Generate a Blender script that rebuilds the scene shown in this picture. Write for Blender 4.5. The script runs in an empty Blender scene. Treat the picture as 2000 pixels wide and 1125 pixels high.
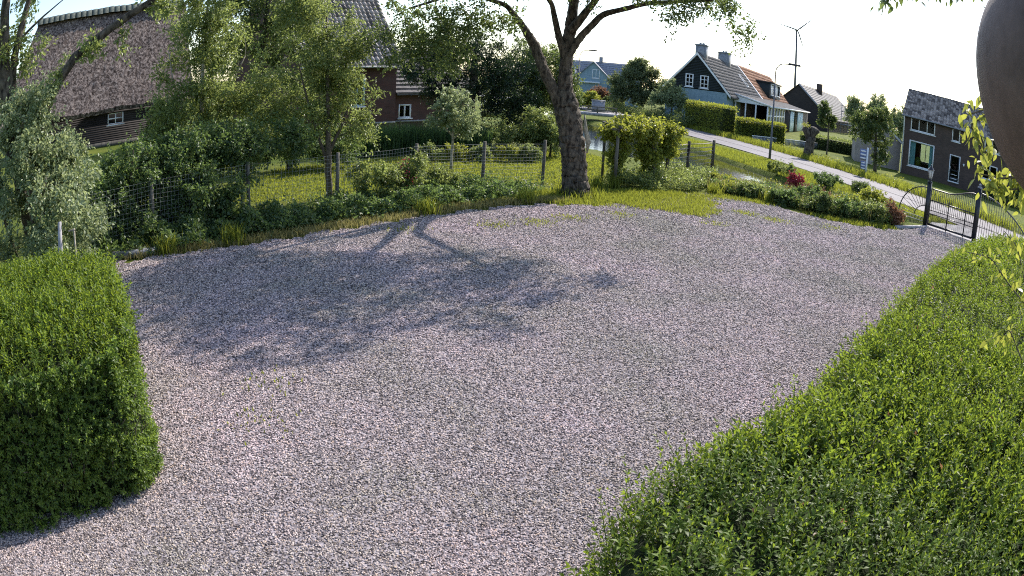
import bpy, math, random
import numpy as np
from mathutils import Matrix, Vector

R = math.radians
rng = np.random.default_rng(11)
random.seed(5)
sc = bpy.context.scene
COL = sc.collection

# ------------------------------------------------------------------ camera, sky, sun, exposure
CAM_H = 3.5
PITCH, ROLL = R(17.85), R(3.05)
cd = bpy.data.cameras.new('camera')
cam = bpy.data.objects.new('camera', cd)
COL.objects.link(cam)
sc.camera = cam
_f = Vector((0, math.cos(PITCH), -math.sin(PITCH)))
_u = Vector((0, math.sin(PITCH), math.cos(PITCH)))
_x = Vector((1, 0, 0))
_r2 = _x * math.cos(ROLL) + _u * math.sin(ROLL)
_u2 = _u * math.cos(ROLL) - _x * math.sin(ROLL)
cam.matrix_world = Matrix([[_r2[i], _u2[i], -_f[i], (0, 0, CAM_H)[i]] for i in range(3)] + [[0, 0, 0, 1]])
cd.sensor_width = 36
cd.sensor_fit = 'HORIZONTAL'
cd.clip_start = 0.02
cd.clip_end = 6000
cd.lens = 18.5
cd.type = 'PANO'                      # a wide security-camera lens with barrel distortion
cd.panorama_type = 'FISHEYE_LENS_POLYNOMIAL'
cd.fisheye_fov = R(180)
_th = np.linspace(0, 1.02, 400)
_rr = 1340 * (_th - 0.131 * _th ** 3) * 36 / 2000
_k = np.linalg.lstsq(np.stack([_rr ** k for k in (1, 2, 3, 4)], 1), _th, rcond=None)[0]
cd.fisheye_polynomial_k0 = 0.0
cd.fisheye_polynomial_k1 = -float(_k[0])
cd.fisheye_polynomial_k2 = -float(_k[1])
cd.fisheye_polynomial_k3 = -float(_k[2])
cd.fisheye_polynomial_k4 = -float(_k[3])

SUN_EL, SUN_AZ = R(38.5), R(38)
w = bpy.data.worlds.new('World')
sc.world = w
w.use_nodes = True
nt = w.node_tree
sky = nt.nodes.new('ShaderNodeTexSky')
sky.sky_type = 'NISHITA'
sky.sun_disc = False
sky.sun_elevation = SUN_EL
sky.sun_rotation = SUN_AZ
sky.air_density = 1.0
sky.dust_density = 0.9
sky.ozone_density = 1.0
bg = nt.nodes['Background']
bg.inputs['Strength'].default_value = 0.15
nt.links.new(sky.outputs[0], bg.inputs['Color'])
sl = bpy.data.lights.new('sun', 'SUN')
sl.energy = 4.0
sl.angle = R(0.5)
sl.color = (1.0, 0.93, 0.84)
so = bpy.data.objects.new('sun', sl)
COL.objects.link(so)
sdir = Vector((math.sin(SUN_AZ) * math.cos(SUN_EL), math.cos(SUN_AZ) * math.cos(SUN_EL), math.sin(SUN_EL)))
so.rotation_euler = sdir.to_track_quat('Z', 'Y').to_euler()
so.location = sdir * 60
sc.view_settings.view_transform = 'Standard'
sc.view_settings.look = 'None'
sc.view_settings.gamma = 1.0
sc.view_settings.exposure = 0.92
sc.view_settings.use_curve_mapping = False
cy = sc.cycles
cy.use_denoising = False
cy.max_bounces = 6
cy.diffuse_bounces = 3
cy.glossy_bounces = 2
cy.transmission_bounces = 4
cy.transparent_max_bounces = 6
cy.sample_clamp_indirect = 4
cy.caustics_reflective = False
cy.caustics_refractive = False
cy.use_adaptive_sampling = False
cy.pixel_filter_type = 'BLACKMAN_HARRIS'
cy.filter_width = 1.1

# ------------------------------------------------------------------ materials
def new_mat(name):
    m = bpy.data.materials.new(name)
    m.use_nodes = True
    nt = m.node_tree
    return m, nt, nt.nodes['Principled BSDF']

def N(nt, t, **kw):
    n = nt.nodes.new(t)
    for k, v in kw.items():
        if k in n.inputs.keys():
            n.inputs[k].default_value = v
        else:
            setattr(n, k, v)
    return n

def ramp(nt, fac, stops):
    r = nt.nodes.new('ShaderNodeValToRGB')
    e = r.color_ramp.elements
    while len(e) < len(stops):
        e.new(0.5)
    for el, (p, c) in zip(e, stops):
        el.position = p
        el.color = (*c, 1)
    nt.links.new(fac, r.inputs[0])
    return r.outputs[0]

def coords(nt, scale=(1, 1, 1), kind='Object', rot=(0, 0, 0)):
    tc = nt.nodes.new('ShaderNodeTexCoord')
    mp = nt.nodes.new('ShaderNodeMapping')
    mp.inputs['Scale'].default_value = scale
    mp.inputs['Rotation'].default_value = rot
    nt.links.new(tc.outputs[kind], mp.inputs[0])
    return mp.outputs[0]

def bump(nt, p, h, strength=0.4, dist=0.02):
    b = nt.nodes.new('ShaderNodeBump')
    b.inputs['Strength'].default_value = strength
    b.inputs['Distance'].default_value = dist
    nt.links.new(h, b.inputs['Height'])
    nt.links.new(b.outputs[0], p.inputs['Normal'])

def noisy(name, c1, c2, scale=6.0, rough=0.8, bs=0.3, bd=0.01, detail=6, stretch=(1, 1, 1), spec=0.3, metal=0.0):
    m, nt, p = new_mat(name)
    n = N(nt, 'ShaderNodeTexNoise', Scale=scale, Detail=detail, Roughness=0.65)
    nt.links.new(coords(nt, stretch), n.inputs['Vector'])
    nt.links.new(ramp(nt, n.outputs[0], [(0.38, c1), (0.62, c2)]), p.inputs['Base Color'])
    p.inputs['Roughness'].default_value = rough
    p.inputs['Specular IOR Level'].default_value = spec
    p.inputs['Metallic'].default_value = metal
    if bs:
        bump(nt, p, n.outputs[0], bs, bd)
    return m

def leaf_mat(name, dark, light, trans=0.4, tcol=None, rough=0.45, spec=0.35):
    m, nt, p = new_mat(name)
    a = N(nt, 'ShaderNodeAttribute', attribute_name='tint')
    nt.links.new(ramp(nt, a.outputs['Fac'], [(0.0, dark), (1.0, light)]), p.inputs['Base Color'])
    p.inputs['Roughness'].default_value = rough
    p.inputs['Specular IOR Level'].default_value = spec
    tr = nt.nodes.new('ShaderNodeBsdfTranslucent')
    t1 = tcol or tuple(min(1, c * 1.5) for c in light)
    t0 = tuple(c * 0.6 for c in t1)
    nt.links.new(ramp(nt, a.outputs['Fac'], [(0.0, t0), (1.0, t1)]), tr.inputs[0])
    mx = nt.nodes.new('ShaderNodeMixShader')
    mx.inputs[0].default_value = trans
    nt.links.new(p.outputs[0], mx.inputs[1])
    nt.links.new(tr.outputs[0], mx.inputs[2])
    nt.links.new(mx.outputs[0], nt.nodes['Material Output'].inputs[0])
    return m

def brick_mat(name, c1, c2, mortar, bw=0.22, bh=0.065, bs=0.5):
    m, nt, p = new_mat(name)
    tc = nt.nodes.new('ShaderNodeTexCoord')
    sx = nt.nodes.new('ShaderNodeSeparateXYZ')
    nt.links.new(tc.outputs['Object'], sx.inputs[0])
    ad = N(nt, 'ShaderNodeMath', operation='ADD')
    nt.links.new(sx.outputs[0], ad.inputs[0])
    nt.links.new(sx.outputs[1], ad.inputs[1])
    cb = nt.nodes.new('ShaderNodeCombineXYZ')
    nt.links.new(ad.outputs[0], cb.inputs[0])
    nt.links.new(sx.outputs[2], cb.inputs[1])
    b = N(nt, 'ShaderNodeTexBrick', Scale=1.0)
    b.inputs['Brick Width'].default_value = bw
    b.inputs['Row Height'].default_value = bh
    b.inputs['Mortar Size'].default_value = 0.008
    b.inputs['Color1'].default_value = (*c1, 1)
    b.inputs['Color2'].default_value = (*c2, 1)
    b.inputs['Mortar'].default_value = (*mortar, 1)
    nt.links.new(cb.outputs[0], b.inputs[0])
    nz = N(nt, 'ShaderNodeTexNoise', Scale=1.3, Detail=5)
    nt.links.new(tc.outputs['Object'], nz.inputs[0])
    mx = N(nt, 'ShaderNodeMixRGB', blend_type='MULTIPLY')
    mx.inputs[0].default_value = 0.6
    nt.links.new(b.outputs[0], mx.inputs[1])
    nt.links.new(ramp(nt, nz.outputs[0], [(0.3, (0.55, 0.55, 0.55)), (0.7, (1, 1, 1))]), mx.inputs[2])
    nt.links.new(mx.outputs[0], p.inputs['Base Color'])
    p.inputs['Roughness'].default_value = 0.85
    bump(nt, p, b.outputs['Fac'], -bs, 0.01)
    return m

M = {}
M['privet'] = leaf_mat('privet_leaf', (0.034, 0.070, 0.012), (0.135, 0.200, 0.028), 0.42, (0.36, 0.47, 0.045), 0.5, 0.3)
M['privet_shade_side'] = leaf_mat('privet_shade_side_leaf', (0.045, 0.088, 0.020), (0.135, 0.205, 0.040), 0.46, (0.34, 0.48, 0.07), 0.45, 0.4)  # copy of privet for the shaded hedge faces, colour lightened to lift the shade
M['oak'] = leaf_mat('broad_leaf', (0.035, 0.060, 0.022), (0.115, 0.155, 0.052), 0.40, (0.27, 0.35, 0.09))
M['willow'] = leaf_mat('willow_leaf', (0.060, 0.095, 0.030), (0.200, 0.245, 0.085), 0.45, (0.44, 0.52, 0.14), 0.42, 0.5)
M['pale'] = leaf_mat('pale_shrub_leaf', (0.065, 0.120, 0.040), (0.34, 0.38, 0.23), 0.42, (0.50, 0.58, 0.26), 0.42, 0.5)
M['thicket'] = leaf_mat('grey_green_leaf', (0.050, 0.080, 0.035), (0.190, 0.220, 0.120), 0.38, (0.34, 0.40, 0.14))
M['lantern'] = leaf_mat('milky_lantern_glass', (0.75, 0.77, 0.78), (0.8, 0.82, 0.82), 0.6, (0.85, 0.87, 0.87), 0.2, 0.5)
M['yew'] = leaf_mat('conifer_leaf', (0.008, 0.020, 0.012), (0.028, 0.055, 0.026), 0.2, (0.06, 0.12, 0.03))
M['ivy'] = leaf_mat('ground_cover_leaf', (0.028, 0.062, 0.022), (0.125, 0.180, 0.062), 0.40, (0.27, 0.39, 0.10), 0.45, 0.5)
M['yellow'] = leaf_mat('yellow_green_leaf', (0.085, 0.120, 0.020), (0.240, 0.270, 0.050), 0.45, (0.55, 0.58, 0.08))
M['vine'] = leaf_mat('vine_leaf', (0.110, 0.140, 0.018), (0.300, 0.320, 0.060), 0.42, (0.58, 0.60, 0.10))
M['grass'] = leaf_mat('grass_blade', (0.060, 0.095, 0.014), (0.190, 0.210, 0.040), 0.45, (0.46, 0.50, 0.06), 0.6, 0.2)
M['ivyblade'] = leaf_mat('reed_blade', (0.020, 0.050, 0.020), (0.075, 0.130, 0.045), 0.35, (0.15, 0.26, 0.06))
M['drygrass'] = leaf_mat('dry_weed_blade', (0.110, 0.110, 0.040), (0.300, 0.260, 0.110), 0.35, (0.5, 0.45, 0.16), 0.6, 0.2)
M['red'] = leaf_mat('red_petal', (0.16, 0.02, 0.03), (0.34, 0.05, 0.07), 0.3, (0.5, 0.06, 0.08))
M['pink'] = leaf_mat('reddish_leaf', (0.10, 0.06, 0.035), (0.24, 0.13, 0.08), 0.35, (0.40, 0.20, 0.10))
M['bark'] = noisy('bark', (0.016, 0.012, 0.010), (0.155, 0.128, 0.100), 6.5, 0.9, 1.0, 0.10, 12, (1.5, 1.5, 0.6))
M['twig'] = noisy('twig_bark', (0.05, 0.04, 0.03), (0.15, 0.12, 0.09), 12, 0.9, 0.3, 0.01)
M['palebark'] = noisy('pale_bark', (0.18, 0.16, 0.12), (0.38, 0.34, 0.27), 12, 0.85, 0.4, 0.02)
M['core'] = noisy('inner_shade_dark', (0.008, 0.012, 0.004), (0.022, 0.032, 0.010), 20, 1.0, 0.6, 0.05)  # near-black colour standing for the shade in hedge insides and openings
M['iron'] = noisy('black_iron', (0.008, 0.008, 0.012), (0.022, 0.022, 0.030), 30, 0.4, 0.1, 0.002, spec=0.5)
M['steel'] = noisy('grey_steel', (0.05, 0.05, 0.06), (0.10, 0.10, 0.11), 12, 0.45, 0.05, 0.002, spec=0.5)
M['wire'] = noisy('fence_wire', (0.20, 0.21, 0.20), (0.36, 0.37, 0.36), 8, 0.5, 0, spec=0.5)
M['postwood'] = noisy('weathered_post', (0.060, 0.055, 0.048), (0.170, 0.155, 0.130), 14, 0.9, 0.5, 0.01, 6, (1, 1, 0.15))
M['white'] = noisy('white_paint', (0.62, 0.64, 0.68), (0.80, 0.80, 0.82), 7, 0.5, 0.05, 0.003)
M['bluegrey'] = noisy('blue_grey_render', (0.17, 0.25, 0.31), (0.24, 0.33, 0.40), 3, 0.75, 0.1, 0.004)
M['paleblue'] = noisy('pale_blue_paint', (0.34, 0.48, 0.54), (0.46, 0.60, 0.65), 5, 0.6, 0.05, 0.003)
M['darkboard'] = noisy('dark_boarding', (0.012, 0.018, 0.022), (0.030, 0.038, 0.044), 5, 0.75, 0.3, 0.01, 6, (6, 6, 0.5))
M['slate'] = noisy('grey_roof_tile', (0.10, 0.095, 0.105), (0.30, 0.28, 0.29), 3.5, 0.42, 0.25, 0.01, spec=0.6)
M['pantile'] = leaf_mat('relief_toned_pantile', (0.060, 0.046, 0.042), (0.40, 0.335, 0.305), 0.0, None, 0.55, 0.4)  # wide tile-to-tile tone range imitates light and shade on the relief
M['felt'] = noisy('roof_felt', (0.05, 0.05, 0.055), (0.10, 0.10, 0.105), 3, 0.9, 0.2, 0.01, spec=0.1)
M['ridge'] = noisy('mossy_ridge_tile', (0.035, 0.045, 0.040), (0.10, 0.115, 0.10), 6, 0.85, 0.3, 0.01)
M['darktile'] = noisy('dark_roof_tile', (0.040, 0.038, 0.042), (0.120, 0.110, 0.110), 3.0, 0.65, 0.25, 0.01)
M['orangetile'] = noisy('orange_roof_tile', (0.26, 0.105, 0.055), (0.46, 0.23, 0.13), 2.5, 0.75, 0.25, 0.01)
M['brownbrick'] = brick_mat('brown_brick', (0.056, 0.036, 0.031), (0.098, 0.060, 0.050), (0.075, 0.062, 0.056))
M['redbrick'] = brick_mat('red_brick', (0.065, 0.020, 0.017), (0.105, 0.035, 0.028), (0.065, 0.055, 0.05))
M['greybrick'] = brick_mat('grey_brick', (0.30, 0.25, 0.24), (0.38, 0.32, 0.30), (0.36, 0.33, 0.32))
M['darkplank'] = noisy('tarred_plank', (0.012, 0.010, 0.012), (0.045, 0.036, 0.036), 4, 0.7, 0.3, 0.006, 6, (0.3, 0.3, 6))
M['concrete'] = noisy('pale_concrete', (0.22, 0.21, 0.22), (0.40, 0.385, 0.39), 5, 0.85, 0.3, 0.006)
M['zinc'] = noisy('zinc_grey', (0.16, 0.17, 0.20), (0.28, 0.29, 0.33), 6, 0.5, 0.1, 0.003)
M['brownwood'] = noisy('brown_painted_wood', (0.075, 0.050, 0.041), (0.165, 0.113, 0.094), 14, 0.62, 0.6, 0.006, 10, (1, 1, 0.6))
M['curtain'] = noisy('teal_curtain', (0.10, 0.24, 0.26), (0.20, 0.38, 0.40), 4, 0.9, 0.3, 0.02, 4, (8, 8, 0.4))
M['interior'] = noisy('unlit_room_dark', (0.015, 0.018, 0.020), (0.04, 0.045, 0.045), 2, 0.9, 0)  # near-black colour standing for the unlit depth of rooms
M['yellowpaint'] = noisy('yellow_panel', (0.34, 0.36, 0.10), (0.46, 0.46, 0.16), 5, 0.7, 0.1, 0.003)
M['signblue'] = noisy('sign_blue', (0.10, 0.14, 0.28), (0.16, 0.20, 0.36), 6, 0.5, 0)

def glass_mat():
    m, nt, p = new_mat('window_glass')
    gl = N(nt, 'ShaderNodeBsdfGlossy', Roughness=0.03)
    gl.inputs[0].default_value = (0.8, 0.85, 0.9, 1)
    tr = nt.nodes.new('ShaderNodeBsdfTransparent')
    tr.inputs[0].default_value = (0.82, 0.88, 0.88, 1)
    fr = N(nt, 'ShaderNodeFresnel', IOR=1.2)
    mx = nt.nodes.new('ShaderNodeMixShader')
    nt.links.new(fr.outputs[0], mx.inputs[0])
    nt.links.new(tr.outputs[0], mx.inputs[1])
    nt.links.new(gl.outputs[0], mx.inputs[2])
    nt.links.new(mx.outputs[0], nt.nodes['Material Output'].inputs[0])
    return m
M['glass'] = glass_mat()

def thatch_mat():
    m, nt, p = new_mat('thatch')
    n = N(nt, 'ShaderNodeTexNoise', Scale=5.5, Detail=9, Roughness=0.8)
    nt.links.new(coords(nt, (1.1, 0.85, 0.85)), n.inputs[0])
    n2 = N(nt, 'ShaderNodeTexNoise', Scale=0.6, Detail=4)
    nt.links.new(coords(nt), n2.inputs[0])
    c = ramp(nt, n.outputs[0], [(0.41, (0.022, 0.017, 0.015)), (0.5, (0.135, 0.108, 0.098)), (0.59, (0.36, 0.305, 0.275))])
    mx = N(nt, 'ShaderNodeMixRGB', blend_type='MULTIPLY')
    mx.inputs[0].default_value = 0.7
    nt.links.new(c, mx.inputs[1])
    nt.links.new(ramp(nt, n2.outputs[0], [(0.35, (0.62, 0.60, 0.62)), (0.65, (1.0, 0.95, 0.92))]), mx.inputs[2])
    nt.links.new(mx.outputs[0], p.inputs['Base Color'])
    p.inputs['Roughness'].default_value = 0.95
    p.inputs['Specular IOR Level'].default_value = 0.1
    bump(nt, p, n.outputs[0], 1.0, 0.12)
    return m
M['thatch'] = thatch_mat()

def ground_mat():
    m, nt, p = new_mat('grass_ground')
    n1 = N(nt, 'ShaderNodeTexNoise', Scale=0.35, Detail=5)
    n2 = N(nt, 'ShaderNodeTexNoise', Scale=9.0, Detail=8, Roughness=0.8)
    c = coords(nt)
    nt.links.new(c, n1.inputs[0])
    nt.links.new(c, n2.inputs[0])
    a = ramp(nt, n1.outputs[0], [(0.35, (0.080, 0.115, 0.020)), (0.65, (0.155, 0.175, 0.035))])
    b = ramp(nt, n2.outputs[0], [(0.3, (0.45, 0.5, 0.4)), (0.62, (1.15, 1.1, 1.0))])
    mx = N(nt, 'ShaderNodeMixRGB', blend_type='MULTIPLY')
    mx.inputs[0].default_value = 1.0
    nt.links.new(a, mx.inputs[1])
    nt.links.new(b, mx.inputs[2])
    nt.links.new(mx.outputs[0], p.inputs['Base Color'])
    p.inputs['Roughness'].default_value = 0.95
    p.inputs['Specular IOR Level'].default_value = 0.1
    bump(nt, p, n2.outputs[0], 0.8, 0.06)
    return m
M['ground'] = ground_mat()

def gravel_mat(stone):
    m, nt, p = new_mat('gravel_stone' if stone else 'gravel_bed')
    if stone:
        oi = nt.nodes.new('ShaderNodeObjectInfo')
        c = ramp(nt, oi.outputs['Random'], [(0.0, (0.030, 0.025, 0.026)), (0.30, (0.165, 0.135, 0.133)), (0.60, (0.40, 0.334, 0.328)), (0.85, (0.66, 0.565, 0.545)), (1.0, (0.50, 0.37, 0.28))])
        nz = N(nt, 'ShaderNodeTexNoise', Scale=0.45, Detail=5, Roughness=0.6)
        geo = nt.nodes.new('ShaderNodeNewGeometry')
        nt.links.new(geo.outputs['Position'], nz.inputs[0])
        mx = N(nt, 'ShaderNodeMixRGB', blend_type='MULTIPLY')
        mx.inputs[0].default_value = 1.0
        nt.links.new(c, mx.inputs[1])
        nt.links.new(ramp(nt, nz.outputs[0], [(0.36, (0.74, 0.78, 0.70)), (0.64, (1.10, 1.03, 1.08))]), mx.inputs[2])
        nt.links.new(mx.outputs[0], p.inputs['Base Color'])
        p.inputs['Roughness'].default_value = 0.8
        p.inputs['Specular IOR Level'].default_value = 0.25
    else:
        v = N(nt, 'ShaderNodeTexVoronoi', Scale=38.0)
        c = coords(nt)
        nt.links.new(c, v.inputs[0])
        sep = nt.nodes.new('ShaderNodeSeparateColor')
        nt.links.new(v.outputs['Color'], sep.inputs[0])
        cc = ramp(nt, sep.outputs[0], [(0.0, (0.075, 0.062, 0.066)), (0.5, (0.20, 0.175, 0.185)), (1.0, (0.36, 0.32, 0.34))])
        nt.links.new(cc, p.inputs['Base Color'])
        p.inputs['Roughness'].default_value = 0.95
        bump(nt, p, v.outputs['Distance'], -1.0, 0.02)
    return m
M['gravel_bed'] = gravel_mat(False)
M['gravel_stone'] = gravel_mat(True)

def asphalt_mat():
    m, nt, p = new_mat('worn_asphalt')
    n1 = N(nt, 'ShaderNodeTexNoise', Scale=0.5, Detail=6)
    n2 = N(nt, 'ShaderNodeTexNoise', Scale=30, Detail=6, Roughness=0.8)
    c = coords(nt)
    nt.links.new(c, n1.inputs[0])
    nt.links.new(c, n2.inputs[0])
    a = ramp(nt, n1.outputs[0], [(0.3, (0.095, 0.086, 0.100)), (0.7, (0.160, 0.145, 0.163))])
    b = ramp(nt, n2.outputs[0], [(0.3, (0.75, 0.75, 0.75)), (0.7, (1.15, 1.15, 1.15))])
    mx = N(nt, 'ShaderNodeMixRGB', blend_type='MULTIPLY')
    mx.inputs[0].default_value = 1.0
    nt.links.new(a, mx.inputs[1])
    nt.links.new(b, mx.inputs[2])
    nt.links.new(mx.outputs[0], p.inputs['Base Color'])
    p.inputs['Roughness'].default_value = 0.8
    bump(nt, p, n2.outputs[0], 0.4, 0.006)
    return m
M['asphalt'] = asphalt_mat()
M['seam'] = noisy('dark_seam', (0.03, 0.028, 0.032), (0.06, 0.054, 0.06), 8, 0.9, 0)

def water_mat():
    m, nt, p = new_mat('ditch_water')
    p.inputs['Base Color'].default_value = (0.012, 0.016, 0.012, 1)
    p.inputs['Roughness'].default_value = 0.06
    p.inputs['Specular IOR Level'].default_value = 0.6
    n = N(nt, 'ShaderNodeTexNoise', Scale=3.0, Detail=4)
    nt.links.new(coords(nt), n.inputs[0])
    bump(nt, p, n.outputs[0], 0.15, 0.03)
    return m
M['water'] = water_mat()

# ------------------------------------------------------------------ mesh helpers
class MB:
    """collects triangles of one part"""
    def __init__(s):
        s.v, s.f, s.t, s.n = [], [], [], 0
    def add(s, v, f, tint=None):
        v = np.asarray(v, float).reshape(-1, 3)
        f = np.asarray(f, int).reshape(-1, 3)
        s.v.append(v)
        s.f.append(f + s.n)
        s.t.append(np.full(len(f), 0.5) if tint is None else np.broadcast_to(np.asarray(tint, float), (len(f),)))
        s.n += len(v)
        return s
    def quad(s, a, b, c, d):
        return s.add([a, b, c, d], [[0, 1, 2], [0, 2, 3]])
    def poly(s, pts):
        return s.add(pts, [[0, i, i + 1] for i in range(1, len(pts) - 1)])
    def box(s, x0, x1, y0, y1, z0, z1):
        v = [(x, y, z) for x in (x0, x1) for y in (y0, y1) for z in (z0, z1)]
        q = [(0, 1, 3, 2), (4, 6, 7, 5), (0, 4, 5, 1), (2, 3, 7, 6), (0, 2, 6, 4), (1, 5, 7, 3)]
        f = []
        for a, b, c, d in q:
            f += [(a, b, c), (a, c, d)]
        return s.add(v, f)
    def beam(s, a, b, wd, ht=None):
        """rectangular bar from a to b"""
        a, b = np.array(a, float), np.array(b, float)
        ht = ht or wd
        d = b - a
        d /= np.linalg.norm(d) + 1e-12
        up = np.array([0, 0, 1.0]) if abs(d[2]) < 0.9 else np.array([0, 1.0, 0])
        sd = np.cross(d, up)
        sd /= np.linalg.norm(sd)
        u = np.cross(sd, d)
        v = [p + sd * i * wd / 2 + u * j * ht / 2 for p in (a, b) for i, j in ((-1, -1), (1, -1), (1, 1), (-1, 1))]
        f = []
        for q in ((0, 3, 2, 1), (4, 5, 6, 7), (0, 1, 5, 4), (1, 2, 6, 5), (2, 3, 7, 6), (3, 0, 4, 7)):
            f += [(q[0], q[1], q[2]), (q[0], q[2], q[3])]
        return s.add(v, f)
    def tube(s, pts, rad, sides=6, jitter=0.0, caps=True):
        pts = np.asarray(pts, float)
        rad = np.broadcast_to(np.asarray(rad, float), (len(pts),))
        n = len(pts)
        d = np.gradient(pts, axis=0)
        d /= np.linalg.norm(d, axis=1, keepdims=True) + 1e-12
        ref = np.array([1.0, 0.17, 0.05]) if abs(d[0][0]) < 0.8 else np.array([0.1, 1.0, 0.1])
        vs = []
        a = np.arange(sides) * 2 * np.pi / sides
        for i in range(n):
            u = np.cross(d[i], ref)
            u /= np.linalg.norm(u)
            ref_n = np.cross(u, d[i])
            w_ = ref_n
            rr = rad[i] * (1 + jitter * rng.uniform(-1, 1, sides)) if jitter else rad[i]
            vs.append(pts[i] + np.outer(np.cos(a) * rr, u) + np.outer(np.sin(a) * rr, w_))
        v = np.concatenate(vs)
        f = []
        for i in range(n - 1):
            for k in range(sides):
                a0, b0 = i * sides + k, i * sides + (k + 1) % sides
                f += [(a0, b0, b0 + sides), (a0, b0 + sides, a0 + sides)]
        if caps:
            f += [(0, k + 1, k) for k in range(1, sides - 1)]
            o = (n - 1) * sides
            f += [(o, o + k, o + k + 1) for k in range(1, sides - 1)]
        return s.add(v, f)
    def lathe(s, prof, c=(0, 0, 0), sides=12):
        """profile of (radius, z)"""
        a = np.arange(sides) * 2 * np.pi / sides
        v = np.concatenate([np.stack([c[0] + r * np.cos(a), c[1] + r * np.sin(a), np.full(sides, c[2] + z)], 1) for r, z in prof])
        f = []
        for i in range(len(prof) - 1):
            for k in range(sides):
                a0, b0 = i * sides + k, i * sides + (k + 1) % sides
                f += [(a0, b0, b0 + sides), (a0, b0 + sides, a0 + sides)]
        return s.add(v, f)
    def mesh(s, name, m, smooth=False, tint=False):
        v = np.concatenate(s.v)
        f = np.concatenate(s.f)
        me = bpy.data.meshes.new(name)
        me.vertices.add(len(v))
        me.vertices.foreach_set('co', v.astype(np.float32).ravel())
        me.loops.add(f.size)
        me.loops.foreach_set('vertex_index', f.astype(np.int32).ravel())
        me.polygons.add(len(f))
        me.polygons.foreach_set('loop_start', np.arange(0, f.size, 3, dtype=np.int32))
        if smooth:
            me.polygons.foreach_set('use_smooth', np.ones(len(f), bool))
        me.update(calc_edges=True)
        if tint:
            at = me.attributes.new('tint', 'FLOAT', 'FACE')
            at.data.foreach_set('value', np.concatenate(s.t).astype(np.float32))
        me.materials.append(m)
        return me
    def build(s, name, m, parent=None, smooth=False, tint=False):
        return link(name, s.mesh(name, m, smooth, tint), parent)

def link(name, data, parent=None, loc=None):
    o = bpy.data.objects.new(name, data)
    COL.objects.link(o)
    if parent is not None:
        o.parent = parent
    if loc is not None:
        o.location = loc
    return o

def tag(o, label, cat, group=None):
    o['label'] = label
    o['category'] = cat
    if group:
        o['group'] = group
    return o

def thing(name, label, cat, loc=(0, 0, 0), az=None, group=None):
    o = bpy.data.objects.new(name, None)
    o.empty_display_size = 0.2
    COL.objects.link(o)
    o.location = loc
    if az is not None:
        o.rotation_euler = (0, 0, R(90 - az))
    return tag(o, label, cat, group)

def structure(o):
    o['kind'] = 'structure'
    return o

def stuff(o):
    o['kind'] = 'stuff'
    return o

def unit(a):
    return a / (np.linalg.norm(a, axis=-1, keepdims=True) + 1e-12)

def add_leaves(mb, P, A, Nn, L, wd=0.45, tint=None, rich=False, fold=0.25, droop=0.12):
    """leaves at P with axis A, upper side near Nn, length L"""
    P, A, Nn = np.asarray(P, float), unit(np.asarray(A, float)), np.asarray(Nn, float)
    n = len(P)
    L = np.broadcast_to(np.asarray(L, float), (n,))[:, None]
    S = unit(np.cross(A, Nn))
    U = np.cross(S, A)
    r = P + A * L * 0.48 + S * L * wd / 2 + U * L * fold * wd
    l = P + A * L * 0.48 - S * L * wd / 2 + U * L * fold * wd
    t = P + A * L - U * L * droop
    tint = rng.uniform(0, 1, n) if tint is None else np.broadcast_to(tint, (n,))
    i = np.arange(n)[:, None]
    if rich:
        m = P + A * L * 0.5 + U * L * 0.04
        v = np.stack([P, r, t, l, m], 1).reshape(-1, 3)
        f = (np.array([[0, 1, 4], [1, 2, 4], [0, 4, 3], [4, 2, 3]])[None] + 5 * i[:, :, None]).reshape(-1, 3)
        mb.add(v, f, np.repeat(tint, 4))
    else:
        v = np.stack([P, r, t, l], 1).reshape(-1, 3)
        f = (np.array([[0, 1, 2], [0, 2, 3]])[None] + 4 * i[:, :, None]).reshape(-1, 3)
        mb.add(v, f, np.repeat(tint, 2))

def rand_dirs(n, up=0.0):
    d = unit(rng.normal(size=(n, 3)))
    d[:, 2] += up
    return unit(d)

def blob_pts(n, blobs):
    """points in a union of ellipsoids (cx, cy, cz, rx, ry, rz), more of them towards the outside"""
    vol = np.array([b[3] * b[4] * b[5] for b in blobs]) ** 0.8
    k = rng.choice(len(blobs), n, p=vol / vol.sum())
    b = np.array(blobs)[k]
    r = rng.uniform(0, 1, n) ** 0.45
    return b[:, :3] + b[:, 3:] * unit(rng.normal(size=(n, 3))) * r[:, None]

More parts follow.
